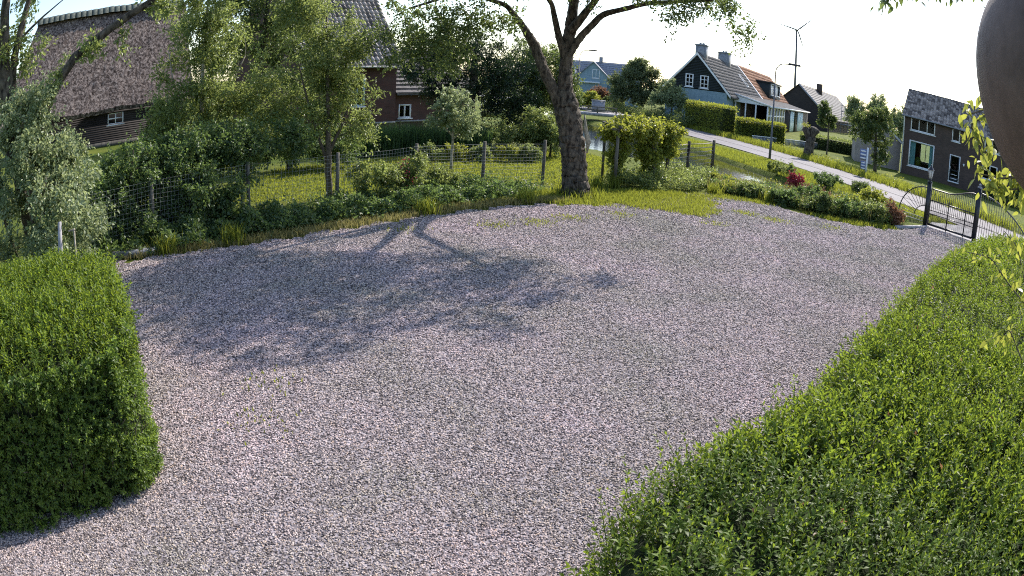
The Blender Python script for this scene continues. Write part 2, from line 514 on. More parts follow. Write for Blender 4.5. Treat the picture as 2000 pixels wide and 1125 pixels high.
LEAF_N, LEAF_S = 2.3, 1.42
def tree(name, label, cat, trunk, blobs, nclump, nleaf, crad, leaf, mat, wd=0.45, limbs=(), bark='bark', droop=0.0, group=None, leafup=0.3, sides=8, minz=0.25, branches=True):
    """a tree: trunk and limbs [(x,y,z,r)...], clumps of leaves joined to them by curved branches"""
    base = np.array(trunk[0][:3], float)
    root = thing(name, label, cat, tuple(base), group=group)
    tr = MB()
    nodes = []
    for path in (trunk, *limbs):
        p = np.array(path, float)
        p[:, :3] -= base
        t = np.linspace(0, len(p) - 1, max(3, (len(p) - 1) * (12 if sides > 12 else 4) + 1))
        q = np.stack([np.interp(t, np.arange(len(p)), p[:, k]) for k in range(4)], 1)
        # soften the corners
        for _ in range(2):
            q[1:-1, :3] = 0.25 * q[:-2, :3] + 0.5 * q[1:-1, :3] + 0.25 * q[2:, :3]
        wob = rng.normal(size=(len(q), 3)) * q[:, 3:4] * (0.12 if sides < 13 else 0.03)
        wob[0] = wob[-1] = 0
        q[:, :3] += wob
        own = path is not trunk and p[0, 2] < 0.2
        tgt = MB() if own else tr
        tgt.tube(q[:, :3], q[:, 3], sides, 0.06 if sides < 13 else 0.105)
        if own:
            tgt.build('stem', M[bark], root, smooth=True)
        nodes += [(*x[:3], x[3]) for x in q[len(q) // (3 if path is trunk else 5):]]
    tr.build('trunk', M[bark], root, smooth=True)
    cl = blob_pts(nclump, [(b[0] - base[0], b[1] - base[1], b[2] - base[2], *b[3:]) for b in blobs])
    cl = cl[cl[:, 2] > minz]
    nd = np.array(nodes)
    dist = np.min(np.linalg.norm(cl[:, None, :] - nd[None, :, :3], axis=2), axis=1)
    cl = cl[np.argsort(dist)]
    br = MB()
    lf = MB()
    nb = 0
    for c in cl:
        dd = np.linalg.norm(nd[:, :3] - c, axis=1) + 0.9 * np.maximum(0, nd[:, 2] - c[2] + 0.1)
        j = int(np.argmin(dd))
        a = nd[j, :3]
        Ln = np.linalg.norm(c - a)
        mid = (a + c) / 2 + rng.normal(size=3) * Ln * 0.10 + np.array([0, 0, Ln * 0.12])
        tt = np.linspace(0, 1, 5)[:, None]
        path = (1 - tt) ** 2 * a + 2 * tt * (1 - tt) * mid + tt ** 2 * c
        r0 = min(nd[j, 3] * 0.6, 0.012 + 0.016 * Ln)
        rad = np.linspace(r0, max(0.004, r0 * 0.35), 5)
        if branches:
            br.tube(path, rad, 4, caps=False)
            nb += 1
        nd = np.concatenate([nd, np.concatenate([path[2:], rad[2:, None]], 1)])
        n = max(4, int(nleaf * LEAF_N * rng.uniform(0.4, 1.5)))
        # leaves along small twigs that leave the clump's middle
        ntw = max(2, n // 9)
        tw = rand_dirs(ntw, 0.15 - droop)
        tl = crad * rng.uniform(0.45, 1.25, ntw)
        k = rng.integers(0, ntw, n)
        s_ = rng.uniform(0.12, 1.0, n)
        P = c + tw[k] * (tl[k] * s_)[:, None] + rng.normal(size=(n, 3)) * crad * 0.10
        P[:, 2] -= droop * (tl[k] * s_) ** 1.5
        A = unit(tw[k] * 0.8 + rand_dirs(n) * 0.9 + np.array([0, 0, -0.25 - droop]))
        Nn = unit(rand_dirs(n) + np.array([0, 0, 0.9]))
        add_leaves(lf, P, A, Nn, leaf * LEAF_S * rng.uniform(0.55, 1.25, n), wd * 1.12, np.clip(rng.normal(0.5 + rng.normal() * 0.16, 0.24, n), 0, 1))
    if branches and nb:
        stuff(br.build('branches', M[bark], root))
    lf.build('crown', M[mat], root, tint=True)
    return root

# ------------------------------------------------------------------ ground, gravel, water, road
def in_poly(px, py, poly):
    inside = np.zeros(np.shape(px), bool)
    n = len(poly)
    for i in range(n):
        x0, y0 = poly[i]
        x1, y1 = poly[(i + 1) % n]
        c = ((y0 > py) != (y1 > py)) & (px < (x1 - x0) * (py - y0) / (y1 - y0 + 1e-12) + x0)
        inside ^= c
    return inside

def seg_dist(px, py, poly, closed=True):
    d = np.full(np.shape(px), 1e9)
    n = len(poly)
    for i in range(n if closed else n - 1):
        x0, y0 = poly[i]
        x1, y1 = poly[(i + 1) % n]
        dx, dy = x1 - x0, y1 - y0
        t = np.clip(((px - x0) * dx + (py - y0) * dy) / (dx * dx + dy * dy + 1e-12), 0, 1)
        d = np.minimum(d, np.hypot(px - x0 - t * dx, py - y0 - t * dy))
    return d

DITCH = [(16.6, 22.6), (13.9, 23.4), (12.0, 25.6), (9.2, 29.6), (5.2, 34.2), (3.4, 37.5), (2.2, 44), (1.5, 60), (1.0, 80), (3.8, 80), (5.4, 62), (8.4, 50), (11.6, 39.5), (12.4, 34), (13.8, 29), (15.2, 26), (17.6, 23.6)]
gx = np.concatenate([[-1500, -700, -350, -180, -110, -80], np.arange(-60, -16, 4), np.arange(-16, 28, 0.5), np.arange(28, 80, 4), [90, 120, 200, 400, 800, 1800]])
gy = np.concatenate([[-300, -80, -30, -12], np.arange(-6, 18, 1.0), np.arange(18, 62, 0.5), np.arange(62, 130, 4), [150, 200, 300, 500, 900, 1800, 3500]])
GX, GY = np.meshgrid(gx, gy)
ins = in_poly(GX, GY, DITCH)
dd = seg_dist(GX, GY, DITCH)
GZ = np.where(ins, -np.clip(dd * 0.9 + 0.25, 0, 1.0), -np.clip(0.25 - dd * 0.35, 0, 0.25))
GZ += np.where((np.abs(GX) < 60) & (GY < 130) & ~ins, 0.02 * np.sin(GX * 1.3) * np.sin(GY * 1.1), 0)
nx, ny = len(gx), len(gy)
idx = np.arange(nx * ny).reshape(ny, nx)
a, b, c, d = idx[:-1, :-1].ravel(), idx[:-1, 1:].ravel(), idx[1:, 1:].ravel(), idx[1:, :-1].ravel()
mb = MB()
mb.add(np.stack([GX.ravel(), GY.ravel(), GZ.ravel() - 0.03], 1), np.concatenate([np.stack([a, b, c], 1), np.stack([a, c, d], 1)]))
structure(mb.build('ground', M['ground'], smooth=True))
mb = MB()
mb.quad((-1, 20, -0.30), (20, 20, -0.30), (20, 84, -0.30), (-1, 84, -0.30))
structure(mb.build('water', M['water']))

GRAVEL = [(-3.6, -1.5), (-5.4, 0.8), (-6.2, 2.6), (-5.0, 4.0), (-6.6, 8.2), (-8.5, 10.9), (-7.3, 11.6), (-5.4, 13.0), (-3.5, 14.75), (-1.4, 16.85), (0.6, 18.35), (2.2, 18.7), (3.0, 19.2), (3.6, 19.9), (4.6, 20.6), (5.3, 21.4), (5.9, 22.2), (6.4, 22.6), (7.3, 22.4), (8.5, 21.5), (9.7, 20.2), (10.8, 19.4), (12.4, 19.3), (13.6, 19.9), (15.4, 20.9), (16.4, 20.5), (17.0, 19.0), (15.5, 14.5), (13.5, 12.5), (9.3, 10.0), (4.5, 5.2), (2.2, 3.0), (1.0, 1.2), (0.6, -1.5)]
def fan_grid(poly, step, z, extra_noise=0.0):
    """a sheet cut to a polygon: grid cells whose middle lies inside it"""
    p = np.array(poly)
    xs = np.arange(p[:, 0].min(), p[:, 0].max() + step, step)
    ys = np.arange(p[:, 1].min(), p[:, 1].max() + step, step)
    X, Y = np.meshgrid(xs, ys)
    ix = np.arange(X.size).reshape(X.shape)
    cxm, cym = X[:-1, :-1] + step / 2, Y[:-1, :-1] + step / 2
    k = in_poly(cxm + extra_noise * np.sin(cym * 7.1) * np.sin(cxm * 3.3 + 1), cym + extra_noise * np.sin(cxm * 6.3), poly)
    a, b, c, d = ix[:-1, :-1][k], ix[:-1, 1:][k], ix[1:, 1:][k], ix[1:, :-1][k]
    f = np.concatenate([np.stack([a, b, c], 1), np.stack([a, c, d], 1)])
    used = np.unique(f)
    mp = np.full(X.size, -1)
    mp[used] = np.arange(len(used))
    v = np.stack([X.ravel()[used], Y.ravel()[used], z + 0.012 * np.sin(X.ravel()[used] * 1.7) * np.sin(Y.ravel()[used] * 1.3)], 1)
    mb = MB()
    mb.add(v, mp[f])
    return mb
structure(fan_grid(GRAVEL, 0.2, 0.02, 0.12).build('gravel_lot', M['gravel_bed'], smooth=True))

def gravel_stones():
    """loose stones scattered over the lot by geometry nodes"""
    o = fan_grid(GRAVEL, 0.2, 0.022, 0.16).build('gravel_stones', M['gravel_stone'])
    stuff(o)
    tag(o, 'loose grey-lilac gravel stones covering the whole parking lot', 'gravel')
    ng = bpy.data.node_groups.new('scatter_stones', 'GeometryNodeTree')
    ng.interface.new_socket('Geometry', in_out='INPUT', socket_type='NodeSocketGeometry')
    ng.interface.new_socket('Geometry', in_out='OUTPUT', socket_type='NodeSocketGeometry')
    g = ng.nodes
    L = ng.links.new
    gi, go = g.new('NodeGroupInput'), g.new('NodeGroupOutput')
    pos = g.new('GeometryNodeInputPosition')
    ln = g.new('ShaderNodeVectorMath'); ln.operation = 'LENGTH'
    L(pos.outputs[0], ln.inputs[0])
    sz = g.new('ShaderNodeMath'); sz.operation = 'MULTIPLY_ADD'      # radius grows slowly with distance
    sz.inputs[1].default_value = 0.00072
    sz.inputs[2].default_value = 0.0056
    L(ln.outputs['Value'], sz.inputs[0])
    sq = g.new('ShaderNodeMath'); sq.operation = 'POWER'; sq.inputs[1].default_value = -2.0
    L(sz.outputs[0], sq.inputs[0])
    dn = g.new('ShaderNodeMath'); dn.operation = 'MULTIPLY'; dn.inputs[1].default_value = 0.30
    L(sq.outputs[0], dn.inputs[0])
    dp = g.new('GeometryNodeDistributePointsOnFaces')
    L(gi.outputs[0], dp.inputs['Mesh'])
    L(dn.outputs[0], dp.inputs['Density'])
    ico = g.new('GeometryNodeMeshIcoSphere'); ico.inputs['Subdivisions'].default_value = 2
    ico.inputs['Radius'].default_value = 1.0
    wn = g.new('ShaderNodeTexNoise'); wn.inputs['Scale'].default_value = 1.1
    sub = g.new('ShaderNodeVectorMath'); sub.operation = 'SUBTRACT'; sub.inputs[1].default_value = (0.5, 0.5, 0.5)
    L(wn.outputs['Color'], sub.inputs[0])
    sp = g.new('GeometryNodeSetPosition')
    L(ico.outputs[0], sp.inputs['Geometry'])
    L(sub.outputs[0], sp.inputs['Offset'])
    sm = g.new('GeometryNodeSetMaterial'); sm.inputs['Material'].default_value = M['gravel_stone']
    L(sp.outputs[0], sm.inputs['Geometry'])
    iop = g.new('GeometryNodeInstanceOnPoints')
    L(dp.outputs['Points'], iop.inputs['Points'])
    L(sm.outputs[0], iop.inputs['Instance'])
    rr = g.new('FunctionNodeRandomValue'); rr.data_type = 'FLOAT_VECTOR'
    rr.inputs[0].default_value = (-0.5, -0.5, 0); rr.inputs[1].default_value = (0.5, 0.5, 6.28)
    L(rr.outputs[0], iop.inputs['Rotation'])
    rs = g.new('FunctionNodeRandomValue'); rs.data_type = 'FLOAT_VECTOR'
    rs.inputs[0].default_value = (0.7, 0.55, 0.35); rs.inputs[1].default_value = (1.5, 1.2, 0.8)
    rs.inputs['Seed'].default_value = 4
    mu = g.new('ShaderNodeVectorMath'); mu.operation = 'SCALE'
    L(rs.outputs[0], mu.inputs[0])
    L(sz.outputs[0], mu.inputs['Scale'])
    # size must be read at the points
    L(mu.outputs[0], iop.inputs['Scale'])
    L(iop.outputs[0], go.inputs[0])
    md = o.modifiers.new('scatter', 'NODES')
    md.node_group = ng
gravel_stones()

ROAD_FAR = [(30.5, 8), (25.6, 22), (24.3, 25.2), (22.0, 32.4), (20.5, 38.6), (18.3, 50.8), (14.9, 68.6), (11.0, 88), (3, 108), (-12, 128)]
ROAD_NEAR = [(25.5, 6.5), (20.6, 19.5), (19.2, 22.6), (17.3, 29.3), (15.6, 40.2), (13.4, 51.4), (10.4, 67.4), (6.6, 86), (-1, 104), (-15, 122)]
def resample(p, n):
    p = np.array(p, float)
    s = np.concatenate([[0], np.cumsum(np.hypot(*np.diff(p, axis=0).T))])
    t = np.linspace(0, s[-1], n)
    q = np.stack([np.interp(t, s, p[:, k]) for k in range(2)], 1)
    for _ in range(6):
        q[1:-1] = 0.25 * q[:-2] + 0.5 * q[1:-1] + 0.25 * q[2:]
    return q
RF, RN = resample(ROAD_FAR, 80), resample(ROAD_NEAR, 80)
def ribbon(A, B, z, name, m):
    mb = MB()
    v = np.concatenate([np.column_stack([A, np.full(len(A), z)]), np.column_stack([B, np.full(len(B), z)])])
    n = len(A)
    i = np.arange(n - 1)
    mb.add(v, np.concatenate([np.stack([i, i + n, i + n + 1], 1), np.stack([i, i + n + 1, i + 1], 1)]))
    return mb.build(name, m)
structure(ribbon(RF, RN, 0.012, 'road', M['asphalt']))
structure(ribbon(RN + (RF - RN) * 0.43, RN + (RF - RN) * 0.455, 0.017, 'road_seam', M['seam']))
structure(ribbon(RN + (RF - RN) * 0.955, RN + (RF - RN) * 0.985, 0.017, 'road_edge', M['seam']))
# the slab of the driveway that crosses the ditch between gate and road
mb = MB()
def slab(mb, pts, z0, z1):
    n = len(pts)
    mb.poly([(x, y, z1) for x, y in pts])
    for i in range(n):
        (x0, y0), (x1, y1) = pts[i], pts[(i + 1) % n]
        mb.quad((x0, y0, z0), (x1, y1, z0), (x1, y1, z1), (x0, y0, z1))
slab(mb, [(15.45, 21.0), (17.0, 18.6), (22.5, 17.5), (20.3, 20.6), (19.2, 23.0), (17.0, 22.6)], -0.6, 0.008)
structure(mb.build('driveway', M['concrete']))
mb = MB()
mb.beam((13.3, 20.05, 0.02), (15.6, 21.0, 0.03), 0.16, 0.12)
tag(mb.build('edging_strip', M['concrete']), 'pale concrete edging strip between gravel and bank left of the gate', 'edging')
mb = MB()
mb.beam((-8.55, 11.35, 0.06), (-7.35, 11.95, 0.06), 0.20, 0.14)
tag(mb.build('edging_board', M['zinc']), 'grey edging board at the dark foot of the overgrown fence', 'edging')

# ------------------------------------------------------------------ hedges
def shoot_template(pairs=6, length=0.2, leaf=0.048, wd=0.42, rich=True):
    mb = MB()
    mb.tube([(0, 0, -0.05), (0.004, 0, length * 0.5), (0, 0.004, length)], [0.0028, 0.0022, 0.001], 3, caps=False)
    mb.t[-1] = np.full(len(mb.f[-1]), 0.45)
    P, A, Nn, Ls, T = [], [], [], [], []
    for i in range(pairs):
        h = length * (0.12 + 0.88 * i / (pairs - 1))
        el_ = 0.35 + 0.75 * i / pairs
        ph = i * 1.571 + rng.uniform(-0.3, 0.3)
        for k in (0, 1):
            a = ph + k * math.pi + rng.uniform(-0.25, 0.25)
            e = el_ + rng.uniform(-0.3, 0.3)
            A.append((math.cos(a) * math.cos(e), math.sin(a) * math.cos(e), math.sin(e)))
            Nn.append((-math.cos(a) * math.sin(e) + rng.uniform(-.25, .25), -math.sin(a) * math.sin(e) + rng.uniform(-.25, .25), math.cos(e)))
            P.append((0, 0, h))
            Ls.append(leaf * rng.uniform(0.75, 1.15) * (1.0 - 0.35 * (i / pairs) ** 3))
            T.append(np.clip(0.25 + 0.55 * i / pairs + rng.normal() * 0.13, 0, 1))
    add_leaves(mb, P, A, Nn, np.array(Ls), wd, np.array(T), rich=rich, fold=0.22, droop=0.16)
    return mb

def frames(Dv, spin):
    Dv = unit(np.asarray(Dv, float))
    ref = np.where(np.abs(Dv[:, :1]) < 0.8, np.array([[1.0, 0, 0]]), np.array([[0, 1.0, 0]]))
    u = unit(np.cross(Dv, ref))
    v = np.cross(Dv, u)
    c, s_ = np.cos(spin)[:, None], np.sin(spin)[:, None]
    return c * u + s_ * v, -s_ * u + c * v, Dv

def bulk(mb, tmpl, P, Dv, scale):
    """merge many turned copies of a template"""
    tv, tf, tt = np.concatenate(tmpl.v), np.concatenate(tmpl.f), np.concatenate(tmpl.t)
    n = len(P)
    if n == 0:
        return
    u, v, w_ = frames(Dv, rng.uniform(0, 6.28, n))
    s_ = np.broadcast_to(scale, (n,))[:, None, None]
    V = P[:, None, :] + s_ * (tv[None, :, :1] * u[:, None, :] + tv[None, :, 1:2] * v[:, None, :] + tv[None, :, 2:] * w_[:, None, :])
    F = tf[None] + (np.arange(n) * len(tv))[:, None, None]
    T = np.clip(tt[None] + (rng.normal(0, 0.13, n) + 0.20 * lump(P[:, 0] * 1.4 + P[:, 2], P[:, 1] * 1.4 - P[:, 2], 1.1))[:, None], 0, 1)
    mb.add(V.reshape(-1, 3), F.reshape(-1, 3), T.ravel())

def place_shoots(parent, meshes, P, Dv, scale, name='shoot'):
    u, v, w_ = frames(Dv, rng.uniform(0, 6.28, len(P)))
    for i in range(len(P)):
        o = bpy.data.objects.new(name, meshes[i % len(meshes)])
        s_ = float(np.broadcast_to(scale, (len(P),))[i])
        o.matrix_local = Matrix([[u[i][k] * s_, v[i][k] * s_, w_[i][k] * s_, P[i][k]] for k in range(3)] + [[0, 0, 0, 1]])
        COL.objects.link(o)
        o.parent = parent
        o.matrix_parent_inverse = Matrix()

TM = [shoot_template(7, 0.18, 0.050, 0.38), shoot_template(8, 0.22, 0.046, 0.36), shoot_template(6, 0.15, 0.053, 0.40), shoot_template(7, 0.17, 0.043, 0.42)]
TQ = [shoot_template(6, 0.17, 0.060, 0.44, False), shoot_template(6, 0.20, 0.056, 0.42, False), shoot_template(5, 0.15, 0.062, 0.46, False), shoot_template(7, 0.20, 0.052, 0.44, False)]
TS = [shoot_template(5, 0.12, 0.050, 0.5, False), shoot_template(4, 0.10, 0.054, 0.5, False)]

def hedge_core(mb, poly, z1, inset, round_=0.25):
    """near-black solid standing for the shade inside a hedge, with its top edge rounded off"""
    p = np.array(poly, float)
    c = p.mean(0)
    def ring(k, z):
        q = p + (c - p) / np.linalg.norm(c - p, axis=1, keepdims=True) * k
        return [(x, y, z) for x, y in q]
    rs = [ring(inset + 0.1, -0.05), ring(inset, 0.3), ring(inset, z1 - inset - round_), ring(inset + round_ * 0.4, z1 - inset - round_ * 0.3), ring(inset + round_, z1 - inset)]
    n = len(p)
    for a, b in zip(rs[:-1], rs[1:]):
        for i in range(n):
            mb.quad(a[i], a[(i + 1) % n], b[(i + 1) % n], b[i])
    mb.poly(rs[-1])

def sample_poly(n, poly):
    p = np.array(poly)
    out = np.zeros((0, 2))
    while len(out) < n:
        q = rng.uniform(p.min(0), p.max(0), (n * 2, 2))
        out = np.concatenate([out, q[in_poly(q[:, 0], q[:, 1], poly)]])
    return out[:n]

def lump(x, y, k=1.0):
    return np.sin(x * 2.1 * k + 1.3 * np.sin(y * 1.7 * k)) * np.sin(y * 2.5 * k + 0.7) * 0.5 + 0.3 * np.sin(x * 5.3 * k + y * 4.1 * k)

# the long hedge below the camera on the right
HR = [(0.28, 1.2), (0.30, 2.25), (0.55, 2.75), (0.95, 3.30), (2.15, 4.12), (3.85, 5.9), (6.1, 8.2), (8.6, 10.5), (11.6, 12.6), (13.6, 13.3), (15.0, 12.4), (13, 9), (9, 4.5), (6, 1.4), (4.2, 0.3), (1.2, 0.4)]
HZ = 1.50
root = thing('privet_hedge', 'broad sunlit privet hedge running from the bottom right corner up to the iron gate', 'hedge', (0, 0, 0))
mb = MB()
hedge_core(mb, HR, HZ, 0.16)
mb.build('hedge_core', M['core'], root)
q = sample_poly(21000, HR)
D_ = np.hypot(q[:, 0], q[:, 1])
keep = rng.uniform(0, 1, len(q)) < np.clip(1.9 / (D_ * 0.32), 0.16, 1) * np.where(in_poly(q[:, 0], q[:, 1], [(0, 0), (-1, 4), (14, 16), (22, 13), (7, 0.8)]), 1, 0.25)
q = q[keep]
D_ = D_[keep]
edge = seg_dist(q[:, 0], q[:, 1], HR)
z = HZ - 0.13 + 0.07 * lump(q[:, 0], q[:, 1]) - 0.30 * np.exp(-edge / 0.13) + rng.uniform(-0.06, 0.03, len(q))
cen = np.array([[5.5, 6.2]])
out2 = np.zeros((len(q), 3))
nrm = np.array([-0.66, 0.74, 0])
out2 += nrm * (np.exp(-edge / 0.2) * 0.9)[:, None]
Dv = np.array([0, 0, 1.0]) + out2 + rng.normal(0, 0.38, (len(q), 3))
Dv[:, 2] = np.abs(Dv[:, 2]) + 0.1
P = np.column_stack([q, z])
sc_ = rng.uniform(0.75, 1.25, len(q))
o_ = np.argsort(D_)
near = o_[:260]
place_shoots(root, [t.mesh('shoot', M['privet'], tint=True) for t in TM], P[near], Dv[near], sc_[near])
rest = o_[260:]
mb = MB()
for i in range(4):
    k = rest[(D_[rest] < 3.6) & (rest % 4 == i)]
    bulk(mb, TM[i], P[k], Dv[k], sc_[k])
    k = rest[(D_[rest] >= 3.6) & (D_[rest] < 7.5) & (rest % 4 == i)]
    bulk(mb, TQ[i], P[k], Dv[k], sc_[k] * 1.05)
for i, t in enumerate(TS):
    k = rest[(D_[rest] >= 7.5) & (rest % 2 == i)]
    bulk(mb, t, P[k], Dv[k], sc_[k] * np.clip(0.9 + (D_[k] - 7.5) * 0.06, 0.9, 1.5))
# the side face towards the lot, the low end, and loose taller shoots on top
side = [(0.30, 1.3), (0.30, 2.25), (0.55, 2.75), (0.95, 3.30), (2.15, 4.12), (3.85, 5.9), (6.1, 8.2), (8.6, 10.5), (11.6, 12.6), (13.4, 13.2)]
Ps, Ds = [], []
for (x0, y0), (x1, y1) in zip(side[:-1], side[1:]):
    L_ = math.hypot(x1 - x0, y1 - y0)
    n = int(L_ * 190)
    t = rng.uniform(0, 1, n)
    zz = rng.uniform(0.05, HZ - 0.15, n)
    nn = np.array([-(y1 - y0), x1 - x0, 0]) / L_
    b_ = 0.06 * lump(t * L_ + x0, zz * 3)
    Ps.append(np.column_stack([x0 + (x1 - x0) * t, y0 + (y1 - y0) * t, zz]) - nn * (0.14 - b_)[:, None])
    Ds.append(nn * 0.8 + np.array([0, 0, 0.5]) + rng.normal(0, 0.4, (n, 3)))
Ps, Ds = np.concatenate(Ps), np.concatenate(Ds)
bulk(mb, TQ[3], Ps, Ds, rng.uniform(0.7, 1.1, len(Ps)))
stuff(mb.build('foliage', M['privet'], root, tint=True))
kd_ = rng.choice(len(P), 420)
mbd = MB()
add_leaves(mbd, P[kd_] + rng.normal(0, 0.03, (420, 3)) + (0, 0, 0.12), rand_dirs(420, 0.3), rand_dirs(420, 0.8), 0.05 * rng.uniform(0.6, 1.2, 420), 0.5)
stuff(mbd.build('faded_leaves', M['pink'], root, tint=True))
kk = o_[(D_[o_] < 9)][::9]
mb = MB()
bulk(mb, shoot_template(9, 0.42, 0.056, 0.36), P[kk], np.array([0, 0, 1.0]) + rng.normal(0, 0.22, (len(kk), 3)) + 0.5 * out2[kk], rng.uniform(0.55, 1.0, len(kk)))
stuff(mb.build('tall_shoots', M['privet'], root, tint=True))

# the clipped block on the left
HL = [(-6.4, 0.9), (-4.95, 2.3), (-4.2, 2.95), (-3.62, 3.56), (-3.15, 4.12), (-3.22, 4.62), (-3.78, 5.36), (-4.5, 6.2), (-4.95, 6.75), (-5.7, 6.6), (-8.2, 5.0), (-9.0, 3.0)]
ZL = 1.62
root = thing('clipped_hedge', 'tall clipped hedge block with sunlit top and dark shaded front on the gravel', 'hedge', (0, 0, 0))
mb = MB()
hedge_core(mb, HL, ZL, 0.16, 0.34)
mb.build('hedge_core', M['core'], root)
q = sample_poly(7000, HL)
D_ = np.hypot(q[:, 0], q[:, 1])
keep = in_poly(q[:, 0], q[:, 1], [(-2, 4), (-4.9, 8.2), (-8, 7), (-7.5, 5.5), (-5, 2.4), (-4, 2)])
q, D_ = q[keep], D_[keep]
edge = seg_dist(q[:, 0], q[:, 1], HL)
z = ZL - 0.10 + 0.08 * lump(q[:, 0], q[:, 1], 1.2) - 0.34 * np.exp(-edge / 0.24) + rng.uniform(-0.05, 0.03, len(q))
Dv = np.array([0, 0, 1.0]) + rng.normal(0, 0.42, (len(q), 3))
Dv[:, 2] = np.abs(Dv[:, 2]) + 0.1
P = np.column_stack([q, z])
sc_ = rng.uniform(0.7, 1.15, len(q))
Ps, Ds = [], []
faces = list(zip(HL[:8], HL[1:9]))
for i, ((x0, y0), (x1, y1)) in enumerate(faces):
    L_ = math.hypot(x1 - x0, y1 - y0)
    n = int(L_ * (300 if i == 0 else 1000 if i < 5 else 420))
    t = rng.uniform(0, 1, n)
    zz = rng.uniform(0.02, ZL - 0.20, n)
    nn = np.array([(y1 - y0), -(x1 - x0), 0]) / L_
    b_ = 0.07 * lump(t * L_ + x0 * 2, zz * 2.2)
    # leaves thin out in brown bare patches
    Pn = np.column_stack([x0 + (x1 - x0) * t, y0 + (y1 - y0) * t, zz])
    gap = lump(Pn[:, 0] * 1.9 + Pn[:, 1], zz * 2.6 + 1.0) > 0.47
    kp = ~gap | (rng.uniform(0, 1, n) < 0.3)
    Ps.append((Pn - nn * (0.11 - b_)[:, None])[kp])
    Ds.append((nn * 0.9 + np.array([0, 0, 0.45]) + rng.normal(0, 0.45, (n, 3)))[kp])
Ps, Ds = np.concatenate(Ps), np.concatenate(Ds)
Dn = np.hypot(Ps[:, 0], Ps[:, 1])
msh = [t.mesh('shoot', M['privet'], tint=True) for t in TM]
nearT = np.argsort(D_)[:140]
place_shoots(root, msh, P[nearT], Dv[nearT], sc_[nearT])
nearF = np.argsort(Dn * rng.uniform(0.8, 1.2, len(Dn)))[:140]
place_shoots(root, [t.mesh('shoot', M['privet_shade_side'], tint=True) for t in TM], Ps[nearF], Ds[nearF], 0.75)
mb = MB()
restT = np.setdiff1d(np.arange(len(P)), nearT)
for i in range(4):
    k = restT[restT % 4 == i]
    bulk(mb, TQ[i], P[k], Dv[k], sc_[k])
stuff(mb.build('top_foliage', M['privet'], root, tint=True))
mb = MB()
restF = np.setdiff1d(np.arange(len(Ps)), nearF)
for i in range(2):
    k = restF[restF % 2 == i]
    bulk(mb, TS[i], Ps[k], Ds[k], rng.uniform(0.65, 1.15, len(k)))
stuff(mb.build('side_foliage', M['privet_shade_side'], root, tint=True))
mb = MB()
for i in range(60):
    (x0, y0), (x1, y1) = faces[rng.integers(1, 5)]
    t = rng.uniform()
    zz = rng.uniform(0.2, 0.9)
    nn = np.array([(y1 - y0), -(x1 - x0), 0]) / math.hypot(x1 - x0, y1 - y0)
    p0 = np.array([x0 + (x1 - x0) * t, y0 + (y1 - y0) * t, zz]) - nn * 0.14
    p1 = p0 + nn * 0.10 + np.array([rng.normal() * 0.06, rng.normal() * 0.06, rng.uniform(0.12, 0.35)])
    mb.tube([p0, (p0 + p1) / 2 + rng.normal(size=3) * 0.015, p1], [0.006, 0.005, 0.003], 4)
stuff(mb.build('bare_twigs', M['twig'], root))

# ------------------------------------------------------------------ buildings
def wall_open(mb, x0, x1, z0, z1, ops, y=0.0, depth=0.14, axis='x'):
    """wall face with openings (x0,x1,z0,z1); reveals go back by depth. axis y: the wall runs along local y at x = y"""
    def Pt(u, v, w_):
        return (u, y + v, w_) if axis == 'x' else (y + v, u, w_)
    us = sorted({x0, x1, *[o[0] for o in ops], *[o[1] for o in ops]})
    zs = sorted({z0, z1, *[o[2] for o in ops], *[o[3] for o in ops]})
    for a, b in zip(us[:-1], us[1:]):
        for c, d in zip(zs[:-1], zs[1:]):
            m_, k = (a + b) / 2, (c + d) / 2
            if any(o[0] < m_ < o[1] and o[2] < k < o[3] for o in ops):
                continue
            mb.quad(Pt(a, 0, c), Pt(b, 0, c), Pt(b, 0, d), Pt(a, 0, d))
    for a, b, c, d in ops:
        mb.quad(Pt(a, 0, c), Pt(b, 0, c), Pt(b, depth, c), Pt(a, depth, c))
        mb.quad(Pt(a, 0, d), Pt(b, 0, d), Pt(b, depth, d), Pt(a, depth, d))
        mb.quad(Pt(a, 0, c), Pt(a, 0, d), Pt(a, depth, d), Pt(a, depth, c))
        mb.quad(Pt(b, 0, c), Pt(b, 0, d), Pt(b, depth, d), Pt(b, depth, c))

